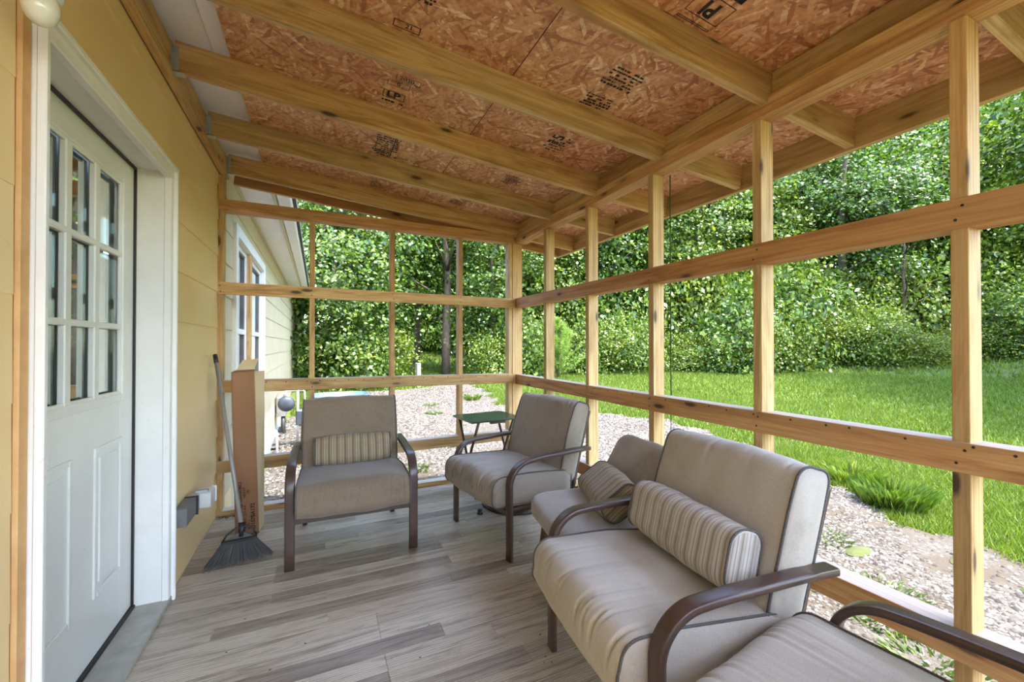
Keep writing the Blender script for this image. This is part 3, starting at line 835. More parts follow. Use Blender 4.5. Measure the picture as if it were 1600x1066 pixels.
rect_lines('printed_bar', 1.30, .965, .10, .03, .015, ceil)
rect_lines('printed_bar', 1.19, 1.135 - .0, .10, .004, .002, ceil)
smudge('printed_marks', .345, 1.55, .10, .04, 2, ceil, 15)

# ------------------------------------------------------------------ patio armchairs
def arm_path():
    pts = [(.300, .0), (.300, .12), (.300, .25), (.300, .36), (.300, .42)]
    for k in range(1, 12):
        a = k / 12 * PI / 2
        pts.append((.300 - .135 * (1 - math.cos(a)), .42 + .128 * math.sin(a)))
    pts += [(.13, .5515), (.05, .555), (-.08, .558), (-.2, .560), (-.325, .558)]
    return pts
def armchair(label, x, y, face, seed, cloth, pk=.012, back_tilt=17):
    """face = direction the sitter looks, degrees from +X"""
    t = tag(empty('patio_armchair', (x, y, 0), math.radians(face - 90)), label, 'chair', 'brown metal framed patio armchairs')
    for s_ in (-1, 1):
        strap('arm', arm_path(), .052, .024, M['dark_bronze'], t, s_ * .334)
        strap('leg', [(-.27, .30), (-.285, .15), (-.32, 0.0)], .030, .024, M['dark_bronze'], t, s_ * .290)
        strap('back_post', [(-.225, .27), (-.255, .40), (-.30, .56), (-.37, .77), (-.378, .79)], .026, .022, M['dark_bronze'], t, s_ * .285)
        o = strap('seat_rail', [(.30, .268), (0, .258), (-.26, .25)], .022, .036, M['dark_bronze'], t, s_ * .300)
    box('front_rail', -.312, .312, .285, .310, .248, .284, M['dark_bronze'], t, .004)
    box('rear_rail', -.292, .292, -.262, -.240, .24, .27, M['dark_bronze'], t, .004)
    beam('back_rail', (-.285, -.36, .755), (.285, -.36, .755), .02, .024, M['dark_bronze'], t)
    beam('back_rail', (-.285, -.268, .44), (.285, -.268, .44), .02, .024, M['dark_bronze'], t)
    for k in range(3): box('seat_slat', -.29, .29, -.16 + .15 * k, -.13 + .15 * k, .266, .272, M['dark_bronze'], t, .001)
    prof = rrect(.60, .165, .04, 7, crown=.012, rads=(.045, .062, .03, .03))
    cushion('seat_cushion', .600, prof, cloth, t, M['piping'], seed, pk, lambda u: max(0, 1 - abs(u - .27) / .15), puff=.012, nx=100, center=(0, .095, .365), tilt=math.radians(3.5))
    prof = rrect(.505, .13, .04, 7, crown=.010, rads=(.035, .05, .05, .035))
    prof = [(-b, a) for a, b in prof]          # stand it up: thickness on y, height on z
    prof = [(-p[0], p[1]) for p in prof]
    cushion('back_cushion', .595, prof, cloth, t, M['piping'], seed + 3, pk * .6, lambda u: max(0, 1 - abs(u - .28) / .11), puff=.014, nx=90, center=(0, -.240, .610), tilt=math.radians(back_tilt))
    return t
chA = armchair('patio armchair facing the camera in front of the back screen, stained tan cushions, shade-darkened', .205, 2.872, -91.5, 1.0, M['taupe3'], .004, 13)
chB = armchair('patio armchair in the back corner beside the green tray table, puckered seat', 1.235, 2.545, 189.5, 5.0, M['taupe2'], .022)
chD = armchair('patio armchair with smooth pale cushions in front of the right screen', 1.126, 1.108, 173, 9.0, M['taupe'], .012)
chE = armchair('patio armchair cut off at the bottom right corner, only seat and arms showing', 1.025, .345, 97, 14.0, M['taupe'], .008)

def lumbar(label, w, hh, th, mat, mw, seed):
    t = cushion('lumbar_pillow', w, rrect(th, hh, th * .42, 7), mat, None, M['piping'], seed, .004, lambda u: .6, puff=.010, center=(0, 0, 0), rot=mw, nx=48, pipe_r=.004, endbulge=.012)
    tag(t, label, 'pillow', 'striped lumbar pillows'); return t
def chair_mw(ch): return Matrix.Translation(ch.location) @ Matrix.Rotation(ch.rotation_euler.z, 4, 'Z')
lumbar('tan striped lumbar pillow on the armchair facing the camera', .46, .17, .10, M['stripe_tan'], chair_mw(chA) @ Matrix.Translation((-.01, -.095, .545)) @ Matrix.Rotation(math.radians(8), 4, 'X'), 2)
lumbar('grey striped lumbar pillow standing on the pale armchair by the right screen', .50, .19, .12, M['stripe'], chair_mw(chD) @ Matrix.Translation((.0, -.075, .575)) @ Matrix.Rotation(math.radians(14), 4, 'X'), 8)

# ------------------------------------------------------------------ armless suede chair
sl = tag(empty('slipper_chair', (1.30, 1.76, 0), math.radians(170 - 90)), 'armless grey suede chair with tapered wooden legs between two armchairs', 'chair')
link('seat_pad', pad_mesh(.60, .60, .15, .42, .6, seed=2), M['suede'], sl, Matrix.Translation((0, 0, .355)))
link('back_pad', pad_mesh(.57, .10, .40, .5, .46, seed=6), M['suede'], sl, Matrix.Translation((0, -.235, .535)) @ Matrix.Rotation(math.radians(27), 4, 'X'))
for sx in (-1, 1):
    for sy in (-1, 1):
        tube('leg', [(sx * .20, sy * .19, .31), (sx * .225, sy * .235, 0)], .02, M['chair_leg'], sl, 12, radii=[.028, .017])
    beam('back_post', (sx * .2, -.22, .29), (sx * .2, -.30, .5), .05, .014, M['dark_bronze'], sl, up=(0, 1, 0))
box('seat_board', -.26, .26, -.25, .25, .275, .300, M['chair_leg'], sl, .004)
lumbar('faded striped lumbar pillow lying askew on the armless suede chair', .46, .20, .11, M['stripe_tan'], chair_mw(sl) @ Matrix.Translation((-.03, -.045, .500)) @ Matrix.Rotation(math.radians(-12), 4, 'Z') @ Matrix.Rotation(math.radians(3), 4, 'Y') @ Matrix.Rotation(math.radians(52), 4, 'X'), 12)

# ------------------------------------------------------------------ tray table
tt = tag(empty('tray_table', (1.305, 3.30, 0), math.radians(6)), 'small folding tray table with dark green top and thin crossed legs', 'table')
box('table_top', -.235, .235, -.19, .19, .612, .630, M['green_top'], tt, .006)
box('latch_block', -.06, .08, -.182, -.15, .594, .611, M['dark_bronze'], tt, .002)
for sx in (-1, 1):
    x_ = sx * .185
    tube('leg', [(x_, .165, .612), (x_, -.165, .011)], .011, M['dark_bronze'], tt, 10)
    tube('leg', [(x_ - sx * .024, -.165, .612), (x_ - sx * .024, .165, .011)], .011, M['dark_bronze'], tt, 10)
tube('cross_bar', [(-.18, .14, .11), (.18, .14, .11)], .009, M['dark_bronze'], tt)
tube('cross_bar', [(-.16, -.14, .11), (.16, -.14, .11)], .009, M['dark_bronze'], tt)

# round ribbed piece under the corner chair
dr = tag(empty('ribbed_drum', (1.40, 2.95, 0)), 'low round dark ribbed drum on the floor under the corner armchair', 'drum')
V = []; Fc = []; n = 72
prof_ = [(.235, 0), (.25, .012), (.24, .03), (.235, .15), (.245, .165), (.225, .18), (0, .182)]
for (r_, z_) in prof_:
    for k in range(n):
        a = 2 * PI * k / n; rr = r_ * (1 + (.012 if k % 3 == 0 and .02 < z_ < .16 else 0)); V.append((rr * math.cos(a), rr * math.sin(a), z_))
for j in range(len(prof_) - 1):
    for k in range(n): Fc.append((j * n + k, j * n + (k + 1) % n, (j + 1) * n + (k + 1) % n, (j + 1) * n + k))
link('drum_body', me_from('drum_body', V, Fc, False), M['meter_dark'], dr)
tube('rim', [(.25 * math.cos(2 * PI * k / 40), .25 * math.sin(2 * PI * k / 40), .014) for k in range(40)], .009, M['black'], dr, 8, True)
kb = tag(link('floor_knob', me_from('k', *tube_mesh([(0, 0, 0), (0, 0, .008), (0, 0, .012), (0, 0, .03), (0, 0, .036)], .02, 16, radii=[.022, .022, .012, .020, .010]), True), M['black']), 'small black knob lying on the floor by the tray table leg', 'knob')
kb.location = (1.075, 2.86, 0)

# ------------------------------------------------------------------ cardboard box
cb = tag(empty('cardboard_box', (-.405, 3.255, 0), math.radians(-6)), 'tall narrow brown cardboard box leaning in the corner with open top flaps', 'box')
cb.rotation_euler = (math.radians(-2.5), math.radians(-2.2), math.radians(-6))
Wc, Dc, Hc = .135, .135, 1.055
def plate(name, corners, mat, parent, th=.004):
    c = [Vector(p) for p in corners]; nn = (c[1] - c[0]).cross(c[3] - c[0]).normalized() * th
    V = c + [p - nn for p in c]
    return link(name, me_from(name, V, [(0, 1, 2, 3), (7, 6, 5, 4), (0, 4, 5, 1), (1, 5, 6, 2), (2, 6, 7, 3), (3, 7, 4, 0)]), mat, parent)
a, d = Wc / 2, Dc / 2
bx = plate('front_side', [(-a, -d, 0), (a, -d, 0), (a, -d, Hc), (-a, -d, Hc)], M['card'], cb)
plate('right_side', [(a, -d, 0), (a, d, 0), (a + .03, d, Hc), (a, -d, Hc)], M['card_in'], cb)
plate('rear_side', [(a, d, 0), (-a, d, 0), (-a, d, Hc), (a, d, Hc)], M['card'], cb)
plate('left_side', [(-a, d, 0), (-a, -d, 0), (-a, -d, Hc), (-a, d, Hc)], M['card'], cb)
plate('bottom', [(-a, d, .004), (a, d, .004), (a, -d, .004), (-a, -d, .004)], M['card'], cb)
plate('flap', [(-a + .004, .0, Hc), (a - .03, .03, Hc), (a - .01, .08, Hc + .085), (-a + .035, .06, Hc + .08)], M['card_in'], cb)
plate('flap', [(-a, -d, Hc), (a, -d, Hc), (a - .01, -d + .05, Hc + .012), (-a + .01, -d + .05, Hc + .012)], M['card'], cb)
tp = plate('packing_tape', [(-a + .012, -d - .0012, Hc - .11), (a - .045, -d - .0012, Hc - .11), (a - .045, -d - .0012, Hc - .02), (-a + .008, -d - .0012, Hc - .02)], M['tape'], cb, .0005)
tmw = Matrix.Translation((0, -d - .001, 0)) @ Matrix.Rotation(PI / 2, 4, 'X') @ Matrix.Rotation(PI / 2, 4, 'Z')
def btxt(s, x, z, size, bold=0): text('printed_text', s, size, M['ink_brown'], cb, Matrix.Translation((x, -d - .001, z)) @ Matrix.Rotation(PI / 2, 4, 'X') @ Matrix.Rotation(PI / 2, 4, 'Z'), 'LEFT', bold)
btxt('KRM3009 Storage Cabinet/MK2', -.033, .02, .0245, .0006)
btxt('WEIGHT: 22.5 KG', -.010, .03, .020, .0004); btxt('HEAVY', -.010, .235, .022, .0006)
btxt('QTY: 1', .012, .03, .020, .0004); btxt('PSI', .012, .26, .02, .0004)
btxt('D107BA172', .036, .03, .033, .0010)

# ------------------------------------------------------------------ broom
br = tag(empty('broom', (-.40, 2.80, 0), math.radians(6)), 'angle broom with grey bristles and metal handle standing in the left corner', 'broom')
def B(p): return Vector(p)
top = (-.165, .62, 1.155)   # in local space
neck = (.01, .02, .19)
tube('handle', [neck, tuple(Vector(neck).lerp(Vector(top), .5)), top], .0115, M['steel_tube'], br, 14)
tube('grip', [tuple(Vector(neck).lerp(Vector(top), .955)), tuple(Vector(neck).lerp(Vector(top), 1.01))], .0135, M['black'], br, 14)
tube('ferrule', [(.008, .016, .14), (.012, .03, .215)], .017, M['black'], br, 14)
box('head_bar', -.085, .085, -.014, .016, .118, .136, M['black'], br, .005)
tube('head_loop', [(-.082, 0, .13), (-.06, .004, .165), (-.02, .01, .192), (.03, .014, .196), (.065, .01, .175), (.084, .004, .136)], .005, M['black'], br, 8)
plate('head_web', [(-.07, .002, .132), (.07, .002, .132), (.022, .008, .165), (-.005, .008, .165)], M['black'], br, .008)
V = []; Fc = []; r_ = random.Random(3)
for i in range(420):
    u = r_.random(); vv = r_.uniform(-.012, .014)
    x0 = -.083 + .166 * u; x1 = -.165 + .335 * u + r_.uniform(-.006, .006)
    z1 = .004 + .010 * r_.random() + .012 * u; y1 = vv * 2.4 - .03 + .01 * r_.random()
    w_ = .0013; n = len(V)
    V += [(x0 - w_, vv, .124), (x0 + w_, vv, .124), (x1 + w_, y1, z1), (x1 - w_, y1, z1), (x0, vv + w_, .124), (x1, y1 + w_, z1)]
    Fc += [(n, n + 1, n + 2, n + 3), (n, n + 4, n + 5, n + 3), (n + 1, n + 4, n + 5, n + 2)]
bs = link('bristles', me_from('bristles', V, Fc), mat_paint('broom_bristles', (64, 60, 56), (44, 42, 40), .7, (90, 86, 80), .5, 30), br); bs['kind'] = 'stuff'

# ------------------------------------------------------------------ outlet box by the door
ob = tag(empty('outlet_box', (WX + .012, 2.80, .36)), 'weatherproof electrical outlet box with clear cover low on the yellow wall', 'outlet')
box('metal_box', 0, .052, -.20, -.02, -.045, .048, M['grey_metal'], ob, .003)
box('gasket', 0, .060, -.018, -.008, -.050, .052, M['black'], ob, .002)
box('base_plate', 0, .055, -.006, .060, -.047, .050, M['galv'], ob, .003)
box('clear_cover', .02, .105, .040, .165, -.040, .046, M['clear'], ob, .006)
box('cover_frame', .085, .110, .155, .175, -.044, .048, M['white_paint'], ob, .004)
box('hinge_tab', .03, .09, .05, .085, .046, .060, M['galv'], ob, .002)

# leaf crumbs swept into the corner
V = []; Fc = []; r_ = random.Random(9)
for i in range(260):
    if i < 170: x, y = -.64 + abs(r_.gauss(0, .10)), 3.585 - abs(r_.gauss(0, .035))
    else: x, y = r_.uniform(-.5, 1.6), r_.uniform(1.3, 3.5)
    s_ = r_.uniform(.003, .008); a = r_.random() * 6.3; n = len(V)
    for k in range(3): V.append((x + s_ * math.cos(a + k * 2.1), y + s_ * math.sin(a + k * 2.1) * .7, .0012 + r_.random() * .004))
    Fc.append((n, n + 1, n + 2))
tag(link('leaf_crumbs', me_from('crumbs', V, Fc), M['dirt']), 'dry leaf crumbs scattered on the floor and in the corner by the box', 'debris', kind='stuff')

# ------------------------------------------------------------------ ground outside
GRAV = [(-.7, -9), (6.0, -9), (5.0, -6), (4.95, 0), (4.85, 1.25), (4.8, 1.75), (5.15, 2.5), (5.6, 3.2), (6.0, 4.6), (6.1, 6.1), (5.3, 7.3), (3.95, 8.5), (3.95, 9.4), (4.35, 11.0), (4.4, 12.4), (3.7, 12.7), (2.4, 12.2), (1.0, 12.1), (0, 11.4), (-.4, 9.5), (-.7, 8.6)]
def in_poly(px, py, poly=GRAV):
    px = np.asarray(px); py = np.asarray(py); c = np.zeros(px.shape, bool); n = len(poly)
    for i in range(n):
        x0, y0 = poly[i]; x1, y1 = poly[(i + 1) % n]
        m = ((y0 > py) != (y1 > py)) & (px < (x1 - x0) * (py - y0) / (y1 - y0 + 1e-9) + x0)
        c ^= m
    return c
def ghv(x, y):
    r = np.hypot(x, y)
    return GZ + .045 * np.maximum(0, np.minimum(r, 17.5) - 4) + .10 * np.maximum(0, r - 18.5)
def grid_mesh(name, x0, x1, y0, y1, st, dz=0, mask=None):
    xs = np.arange(x0, x1 + st, st); ys = np.arange(y0, y1 + st, st)
    X, Y = np.meshgrid(xs, ys); Z = ghv(X, Y) + dz
    Z = Z + .02 * np.sin(X * 1.7 + 2 * np.sin(Y * .9)) * np.sin(Y * 1.3)
    V = np.stack([X.ravel(), Y.ravel(), Z.ravel()], 1); nx = len(xs); ny = len(ys)
    I, J = np.meshgrid(np.arange(nx - 1), np.arange(ny - 1)); I = I.ravel(); J = J.ravel()
    F = np.stack([J * nx + I, J * nx + I + 1, (J + 1) * nx + I + 1, (J + 1) * nx + I], 1)
    if mask is not None:
        cxx = xs[I] + st / 2; cyy = ys[J] + st / 2; F = F[mask(cxx, cyy)]
    used = np.unique(F); remap = -np.ones(len(V), int); remap[used] = np.arange(len(used))
    return me_from(name, V[used].tolist(), remap[F].tolist(), True)
def zg(x, y): return ghv(x, y) + .02 * np.sin(x * 1.7 + 2 * np.sin(y * .9)) * np.sin(y * 1.3)
gr = tag(link('ground', grid_mesh('ground', -30, 50, -24, 56, 1.0, -.03), M['lawn']), kind='structure')
gp = tag(link('gravel_path', grid_mesh('gravel_path', -.8, 7, -9, 15, .10, .012, lambda a, b: in_poly(a + .12 * np.sin(b * 7) + .06 * np.sin(b * 23), b + .1 * np.sin(a * 9))), M['gravel_base']), kind='structure')

def tri_soup(name, P, mat):
    """P: (n, k, 3) polygons with k corners each"""
    n, k, _ = P.shape; me = bpy.data.meshes.new(name)
    me.vertices.add(n * k); me.vertices.foreach_set('co', P.reshape(-1).astype(np.float32))
    me.loops.add(n * k); me.loops.foreach_set('vertex_index', np.arange(n * k, dtype=np.int32))
    me.polygons.add(n); me.polygons.foreach_set('loop_start', np.arange(0, n * k, k, dtype=np.int32)); me.polygons.foreach_set('loop_total', np.full(n, k, np.int32))
    me.update(calc_edges=True); me.materials.append(mat); return me

# stones
def stones(n, near):
    if near: x = rng.uniform(1.8, 5.2, n); y = rng.uniform(-1.5, 6, n)
    else: x = rng.uniform(-.6, 6.8, n); y = rng.uniform(3.7, 14.5, n)
    m = in_poly(x + .1 * np.sin(y * 7), y) & ((y > 3.75) | (x > 1.86))
    cl = np.sin(x * 2.3 + 1.7 * np.sin(y * 1.9)) * np.sin(y * 2.1 + x) ; m &= (cl + rng.normal(0, .5, n)) > -.22
    x = x[m]; y = y[m]; n = len(x); z = zg(x, y) + .014
    s = rng.uniform(.008, .022, n) * (1 if near else 1.35)
    o = np.array([(1, 0, 0), (0, 1, 0), (-1, 0, 0), (0, -1, 0), (0, 0, 1)], float)
    a = rng.uniform(0, 6.3, n); ca, sa = np.cos(a), np.sin(a)
    e = rng.uniform(.5, 1.1, (n, 5)); V = np.zeros((n, 5, 3))
    for k in range(5):
        vx, vy, vz = o[k]; vx = vx * e[:, k]; vy = vy * e[:, k]
        V[:, k, 0] = x + s * (vx * ca - vy * sa); V[:, k, 1] = y + s * (vx * sa + vy * ca); V[:, k, 2] = z + s * vz * .75 * e[:, 4]
    F = np.array([(0, 1, 4), (1, 2, 4), (2, 3, 4), (3, 0, 4)]); F = (np.arange(n)[:, None, None] * 5 + F[None]).reshape(-1, 3)
    return V.reshape(-1, 3), F
V1, F1 = stones(52000, True); V2, F2 = stones(60000, False)
V = np.concatenate([V1, V2]); F = np.concatenate([F1, F2 + len(V1)])
me = bpy.data.meshes.new('gravel'); me.vertices.add(len(V)); me.vertices.foreach_set('co', V.reshape(-1).astype(np.float32))
me.loops.add(len(F) * 3); me.loops.foreach_set('vertex_index', F.reshape(-1).astype(np.int32)); me.polygons.add(len(F))
me.polygons.foreach_set('loop_start', np.arange(0, len(F) * 3, 3, dtype=np.int32)); me.polygons.foreach_set('loop_total', np.full(len(F), 3, np.int32)); me.update(calc_edges=True)
tag(link('gravel', me, M['stone']), 'pale limestone gravel chips strewn over the path outside the screens', 'gravel', kind='stuff')

# grass blades
def blades(x, y, h, w, lean=.5):
    n = len(x); z = zg(x, y) - .02; a = rng.uniform(0, 6.3, n); b = rng.uniform(0, 6.3, n); l = rng.uniform(.1, lean, n) * h
    P = np.zeros((n, 3, 3))
    P[:, 0] = np.stack([x - w * np.cos(a), y - w * np.sin(a), z], 1); P[:, 1] = np.stack([x + w * np.cos(a), y + w * np.sin(a), z], 1)
    P[:, 2] = np.stack([x + l * np.cos(b), y + l * np.sin(b), z + h], 1)
    return P
def grass_zone(n, r0, r1, a0, a1, h, w):
    r = np.sqrt(rng.uniform(r0 * r0, r1 * r1, n)); th = np.radians(rng.uniform(a0, a1, n))
    x = r * np.sin(th); y = r * np.cos(th)
    m = (~in_poly(x + .12 * np.sin(y * 7) + rng.normal(0, .05, n), y)) & ((x > 1.9) | (y > 3.8)) & ((x > -.5) | (y > 16.4))
    x = x[m]; y = y[m]; k = len(x)
    return blades(x, y, rng.uniform(.6, 1.25, k) * h, rng.uniform(.7, 1.3, k) * w, 1.0)
P = [grass_zone(120000, 4.3, 7.5, 20, 88, .085, .0055), grass_zone(120000, 7.5, 12, -4, 88, .09, .009), grass_zone(120000, 12, 19, -6, 92, .10, .013), grass_zone(36000, 19, 34, -5, 92, .16, .03)]
tag(link('grass', tri_soup('grass', np.concatenate(P), M['grass']), M['grass']), 'bright green mown grass covering the lawn beyond the gravel', 'grass', kind='stuff')

def tuft(name, x, y, n, rad, h, label, group, mat='grass', wdt=.005, lean=1.0, cat='grass tuft'):
    r = rad * np.sqrt(rng.uniform(0, 1, n)); a = rng.uniform(0, 6.3, n)
    px = x + r * np.cos(a); py = y + r * np.sin(a); hh = rng.uniform(.5, 1.1, n) * h
    z = zg(px, py) + .0; l = hh * lean * rng.uniform(.2, .9, n); b = a + rng.normal(0, .5, n); s = rng.uniform(0, 6.3, n); w = wdt
    P = np.zeros((n, 4, 3))
    P[:, 0] = np.stack([px - w * np.cos(s), py - w * np.sin(s), z], 1); P[:, 1] = np.stack([px + w * np.cos(s), py + w * np.sin(s), z], 1)
    mx, my, mz = px + .45 * l * np.cos(b), py + .45 * l * np.sin(b), z + hh * .65
    P[:, 2] = np.stack([px + l * np.cos(b), py + l * np.sin(b), z + hh * .9], 1); P[:, 3] = np.stack([mx - w * np.cos(s), my - w * np.sin(s), mz], 1)
    c = np.array([x, y, float(zg(x, y))]); P -= c
    o = link(name, tri_soup(name, P, M[mat]), M[mat]); o.location = c
    return tag(o, label, cat, group)
tuft('grass_tuft', 5.25, 2.2, 1100, .26, .24, 'tall clump of grass at the lawn edge near the right post', None, wdt=.0035, lean=.75)
tuft('grass_tuft', 5.65, 2.75, 500, .25, .17, 'lower grass clump on the lawn edge behind the tall clump', None)
tuft('grass_tuft', 3.5, 9.9, 200, .18, .16, 'small green tuft on the gravel beyond the tray table', None)
wd = [(2.9, 1.05), (3.1, 1.35), (3.4, 1.5), (2.6, .75), (3.9, 2.15), (3.0, 1.9), (2.3, 4.6), (1.1, 5.4), (1.8, 6.2), (3.2, 7.9), (2.2, 8.6), (.9, 4.6), (.3, 4.5), (2.9, 4.2), (3.6, 5.6), (2.4, 9.6), (3.9, 6.9), (4.6, 4.9), (1.6, 4.3), (.0, 4.3)]
for (x, y) in wd:
    tuft('weed_patch', x, y, 260, random.uniform(.14, .28), .05, ('low green weeds growing in the gravel strip outside the right screen' if y < 3.0 else 'low green weeds growing in the gravel yard outside the back screen'), ('weeds in the right gravel strip' if y < 3.0 else 'weeds in the back gravel yard'), 'weed', .006, 2.2, 'weeds')
mz = [(3.9, 1.85, .10), (3.62, 2.15, .09), (4.45, 1.42, .11), (3.3, 2.3, .07), (4.3, 1.05, .07)]
MOSS = ['yellow green moss patch on the gravel near the tall grass clump', 'small moss patch on the gravel halfway between the tall clump and the screen', 'widest moss patch, at the lawn edge beside the right post', 'tiny moss spot on the gravel close behind the pale armchair', 'small dark moss spot on the gravel right of the post']
for (x, y, r_) in mz:
    V = [(0, 0, .028)]; Fc = []
    for j, (f, zz) in enumerate(((.5, .024), (1.0, 0))):
        for k in range(18):
            a = 2 * PI * k / 18; q = r_ * f * (1 + .3 * noise.noise(Vector((math.cos(a) * 2, math.sin(a) * 2, x * 5)))); V.append((q * math.cos(a) * 1.3, q * math.sin(a) * .7, zz))
    for k in range(18):
        k2 = (k + 1) % 18; Fc.append((0, 1 + k, 1 + k2)); Fc.append((1 + k, 19 + k, 19 + k2, 1 + k2))
    o = link('moss_patch', me_from('moss', V, Fc, True), M['moss']); o.location = (x, y, float(zg(x, y)) + .016)
    tag(o, MOSS.pop(0), 'moss', 'moss patches on the gravel')

# ------------------------------------------------------------------ things along the house wall outside
def zgf(x, y): return float(zg(np.array(x), np.array(y)))
gm = tag(empty('gas_meter', (-.40, 7.0, zgf(-.4, 7.0))), 'grey gas meter with round regulator and pipes on the house wall', 'gas meter')
g0 = zgf(-.4, 7.0)
link('regulator', pad_mesh(.21, .10, .21, 1, 1, 28, 16, 1, 0), M['meter_grey'], gm, Matrix.Translation((-.02, 0, .36 - g0)))
tube('regulator_rim', [(-.02 + .105 * math.cos(2 * PI * k / 28), 0, .36 - g0 + .105 * math.sin(2 * PI * k / 28)) for k in range(28)], .012, M['meter_grey'], gm, 8, True)
tube('pipe', [(-.05, .0, .46 - g0), (-.05, 0, .52 - g0), (.0, .05, .545 - g0), (.20, .05, .545 - g0), (.22, .05, .52 - g0), (.22, .05, .30 - g0)], .016, M['galv'], gm, 10)
tube('pipe', [(.13, .0, .58 - g0), (.13, 0, 0)], .017, M['galv'], gm, 10)
box('meter_body', .10, .34, -.02, .16, .02 - g0, .26 - g0, M['meter_grey'], gm, .02)
tube('pipe', [(.26, .05, .26 - g0), (.26, .05, .40 - g0)], .02, M['galv'], gm, 10)
eb = tag(empty('cable_box', (WX + .03, 8.1, 0)), 'grey cable box on the house wall with black conduit below it', 'utility box')
box('housing', 0, .14, -.10, .26, .02, .34, M['grey_metal'], eb, .006)
tube('conduit', [(.10, -.05, .02), (.10, -.05, -.2), (.13, -.06, -.36), (.24, -.1, -.5), (.45, -.15, -.57), (.6, -.2, -.58)], .035, M['black'], eb, 10)
pv = tag(empty('drain_pipe', (WX + .03, 6.75, 0)), 'thin white plastic drain pipe turning down from the house wall', 'pipe')
tube('pipe', [(0, 0, .02), (.06, 0, .025), (.10, 0, .01), (.11, 0, -.03), (.11, 0, -.56)], .016, M['pvc'], pv, 12)
tb = tag(empty('plastic_tub', (.42, 9.6, zgf(.42, 9.6))), 'low blue grey plastic tub on the ground beyond the back screen', 'tub')
V = []; Fc = []; n = 40
for (f, z_) in ((.86, 0), (.97, .30), (1.03, .33), (1.03, .36), (.95, .37), (.88, .10), (.0, .10)):
    for k in range(n):
        a = 2 * PI * k / n; V.append((.56 * f * sgnpow(math.cos(a), .6), .45 * f * sgnpow(math.sin(a), .6), z_))
for j in range(6):
    for k in range(n): Fc.append((j * n + k, j * n + (k + 1) % n, (j + 1) * n + (k + 1) % n, (j + 1) * n + k))
link('shell', me_from('shell', V, Fc, True), M['tub_blue'], tb)
tube('rim', [(.575 * sgnpow(math.cos(2 * PI * k / 40), .6), .46 * sgnpow(math.sin(2 * PI * k / 40), .6), .365) for k in range(40)], .018, M['tub_blue'], tb, 8, True)
ps = tag(link('marker_post', box_mesh(.75, .12, .12, .01).copy(), None), 'short weathered wooden post standing in the grass before the clearing', 'post'); ps.data.materials.clear(); ps.data.materials.append(M['concrete'])
ps.rotation_euler = (0, math.radians(90), .3); ps.location = (2.75, 12.6, zgf(2.75, 12.6) + .36)
gn = tag(link('torn_screen', me_from('torn_screen', [(1.818, 1.766, 2.2), (1.818, 1.758, 2.2), (1.82, 1.760, 1.6), (1.818, 1.766, 1.5), (1.82, 1.758, .95), (1.818, 1.764, .6), (1.82, 1.758, .3), (1.818, 1.762, .3)], [(0, 1, 2, 3), (3, 2, 4, 5)]), M['green_net']), 'narrow strip of torn green screen hanging beside the third post', 'screen')
sm_ = gn.modifiers.new('thick', 'SOLIDIFY'); sm_.thickness = .003

# ------------------------------------------------------------------ trees and bushes
def leaf_cloud(nc, per, rx, ry, rz, leaf, sr, sz, seed, hollow=.55, zmin=-1.0, flat=.5):
    g = np.random.default_rng(seed)
    d = g.normal(size=(nc, 3)); d /= np.linalg.norm(d, axis=1)[:, None]; d[:, 2] = np.maximum(d[:, 2], zmin)
    rad = hollow + (1 - hollow) * g.random(nc) ** .6
    lump = 1 + .34 * np.sin(d[:, 0] * 5 + seed) * np.sin(d[:, 1] * 4 + 2 * seed) + .2 * np.sin(d[:, 2] * 9 + seed)
    C = d * rad[:, None] * lump[:, None] * np.array([rx, ry, rz])
    n = nc * per
    c = np.repeat(C, per, 0); dd = np.repeat(d, per, 0)
    off = g.normal(size=(n, 3)) * np.array([sr, sr, sz])
    off[:, 2] -= .35 * (off[:, 0] ** 2 + off[:, 1] ** 2) / max(sr, .01)
    p = c + off
    nr = np.stack([dd[:, 0] * .5, dd[:, 1] * .5, np.full(n, flat)], 1) + g.normal(size=(n, 3)) * .45
    nr /= np.linalg.norm(nr, axis=1)[:, None]
    t = g.normal(size=(n, 3)); t -= (t * nr).sum(1)[:, None] * nr; t /= np.linalg.norm(t, axis=1)[:, None]
    b = np.cross(nr, t); s = leaf * g.uniform(.6, 1.25, n)[:, None]
    P = np.zeros((n, 4, 3)); dr_ = nr * s * .12
    P[:, 0] = p; P[:, 1] = p + t * s * .45 + b * s * .36 - dr_; P[:, 2] = p + t * s * 1.05 - dr_ * 1.6; P[:, 3] = p + t * s * .45 - b * s * .36 - dr_
    # fold: two triangles sharing the midrib
    return P
def leaf_mesh(name, P, mat): 
    n = len(P); me = bpy.data.meshes.new(name)
    me.vertices.add(n * 4); me.vertices.foreach_set('co', P.reshape(-1).astype(np.float32))
    idx = (np.arange(n)[:, None] * 4 + np.array([0, 1, 2, 0, 2, 3])[None]).reshape(-1)
    me.loops.add(n * 6); me.loops.foreach_set('vertex_index', idx.astype(np.int32)); me.polygons.add(n * 2)
    me.polygons.foreach_set('loop_start', np.arange(0, n * 6, 3, dtype=np.int32)); me.polygons.foreach_set('loop_total', np.full(n * 2, 3, np.int32))
    me.update(calc_edges=True); me.materials.append(mat); return me
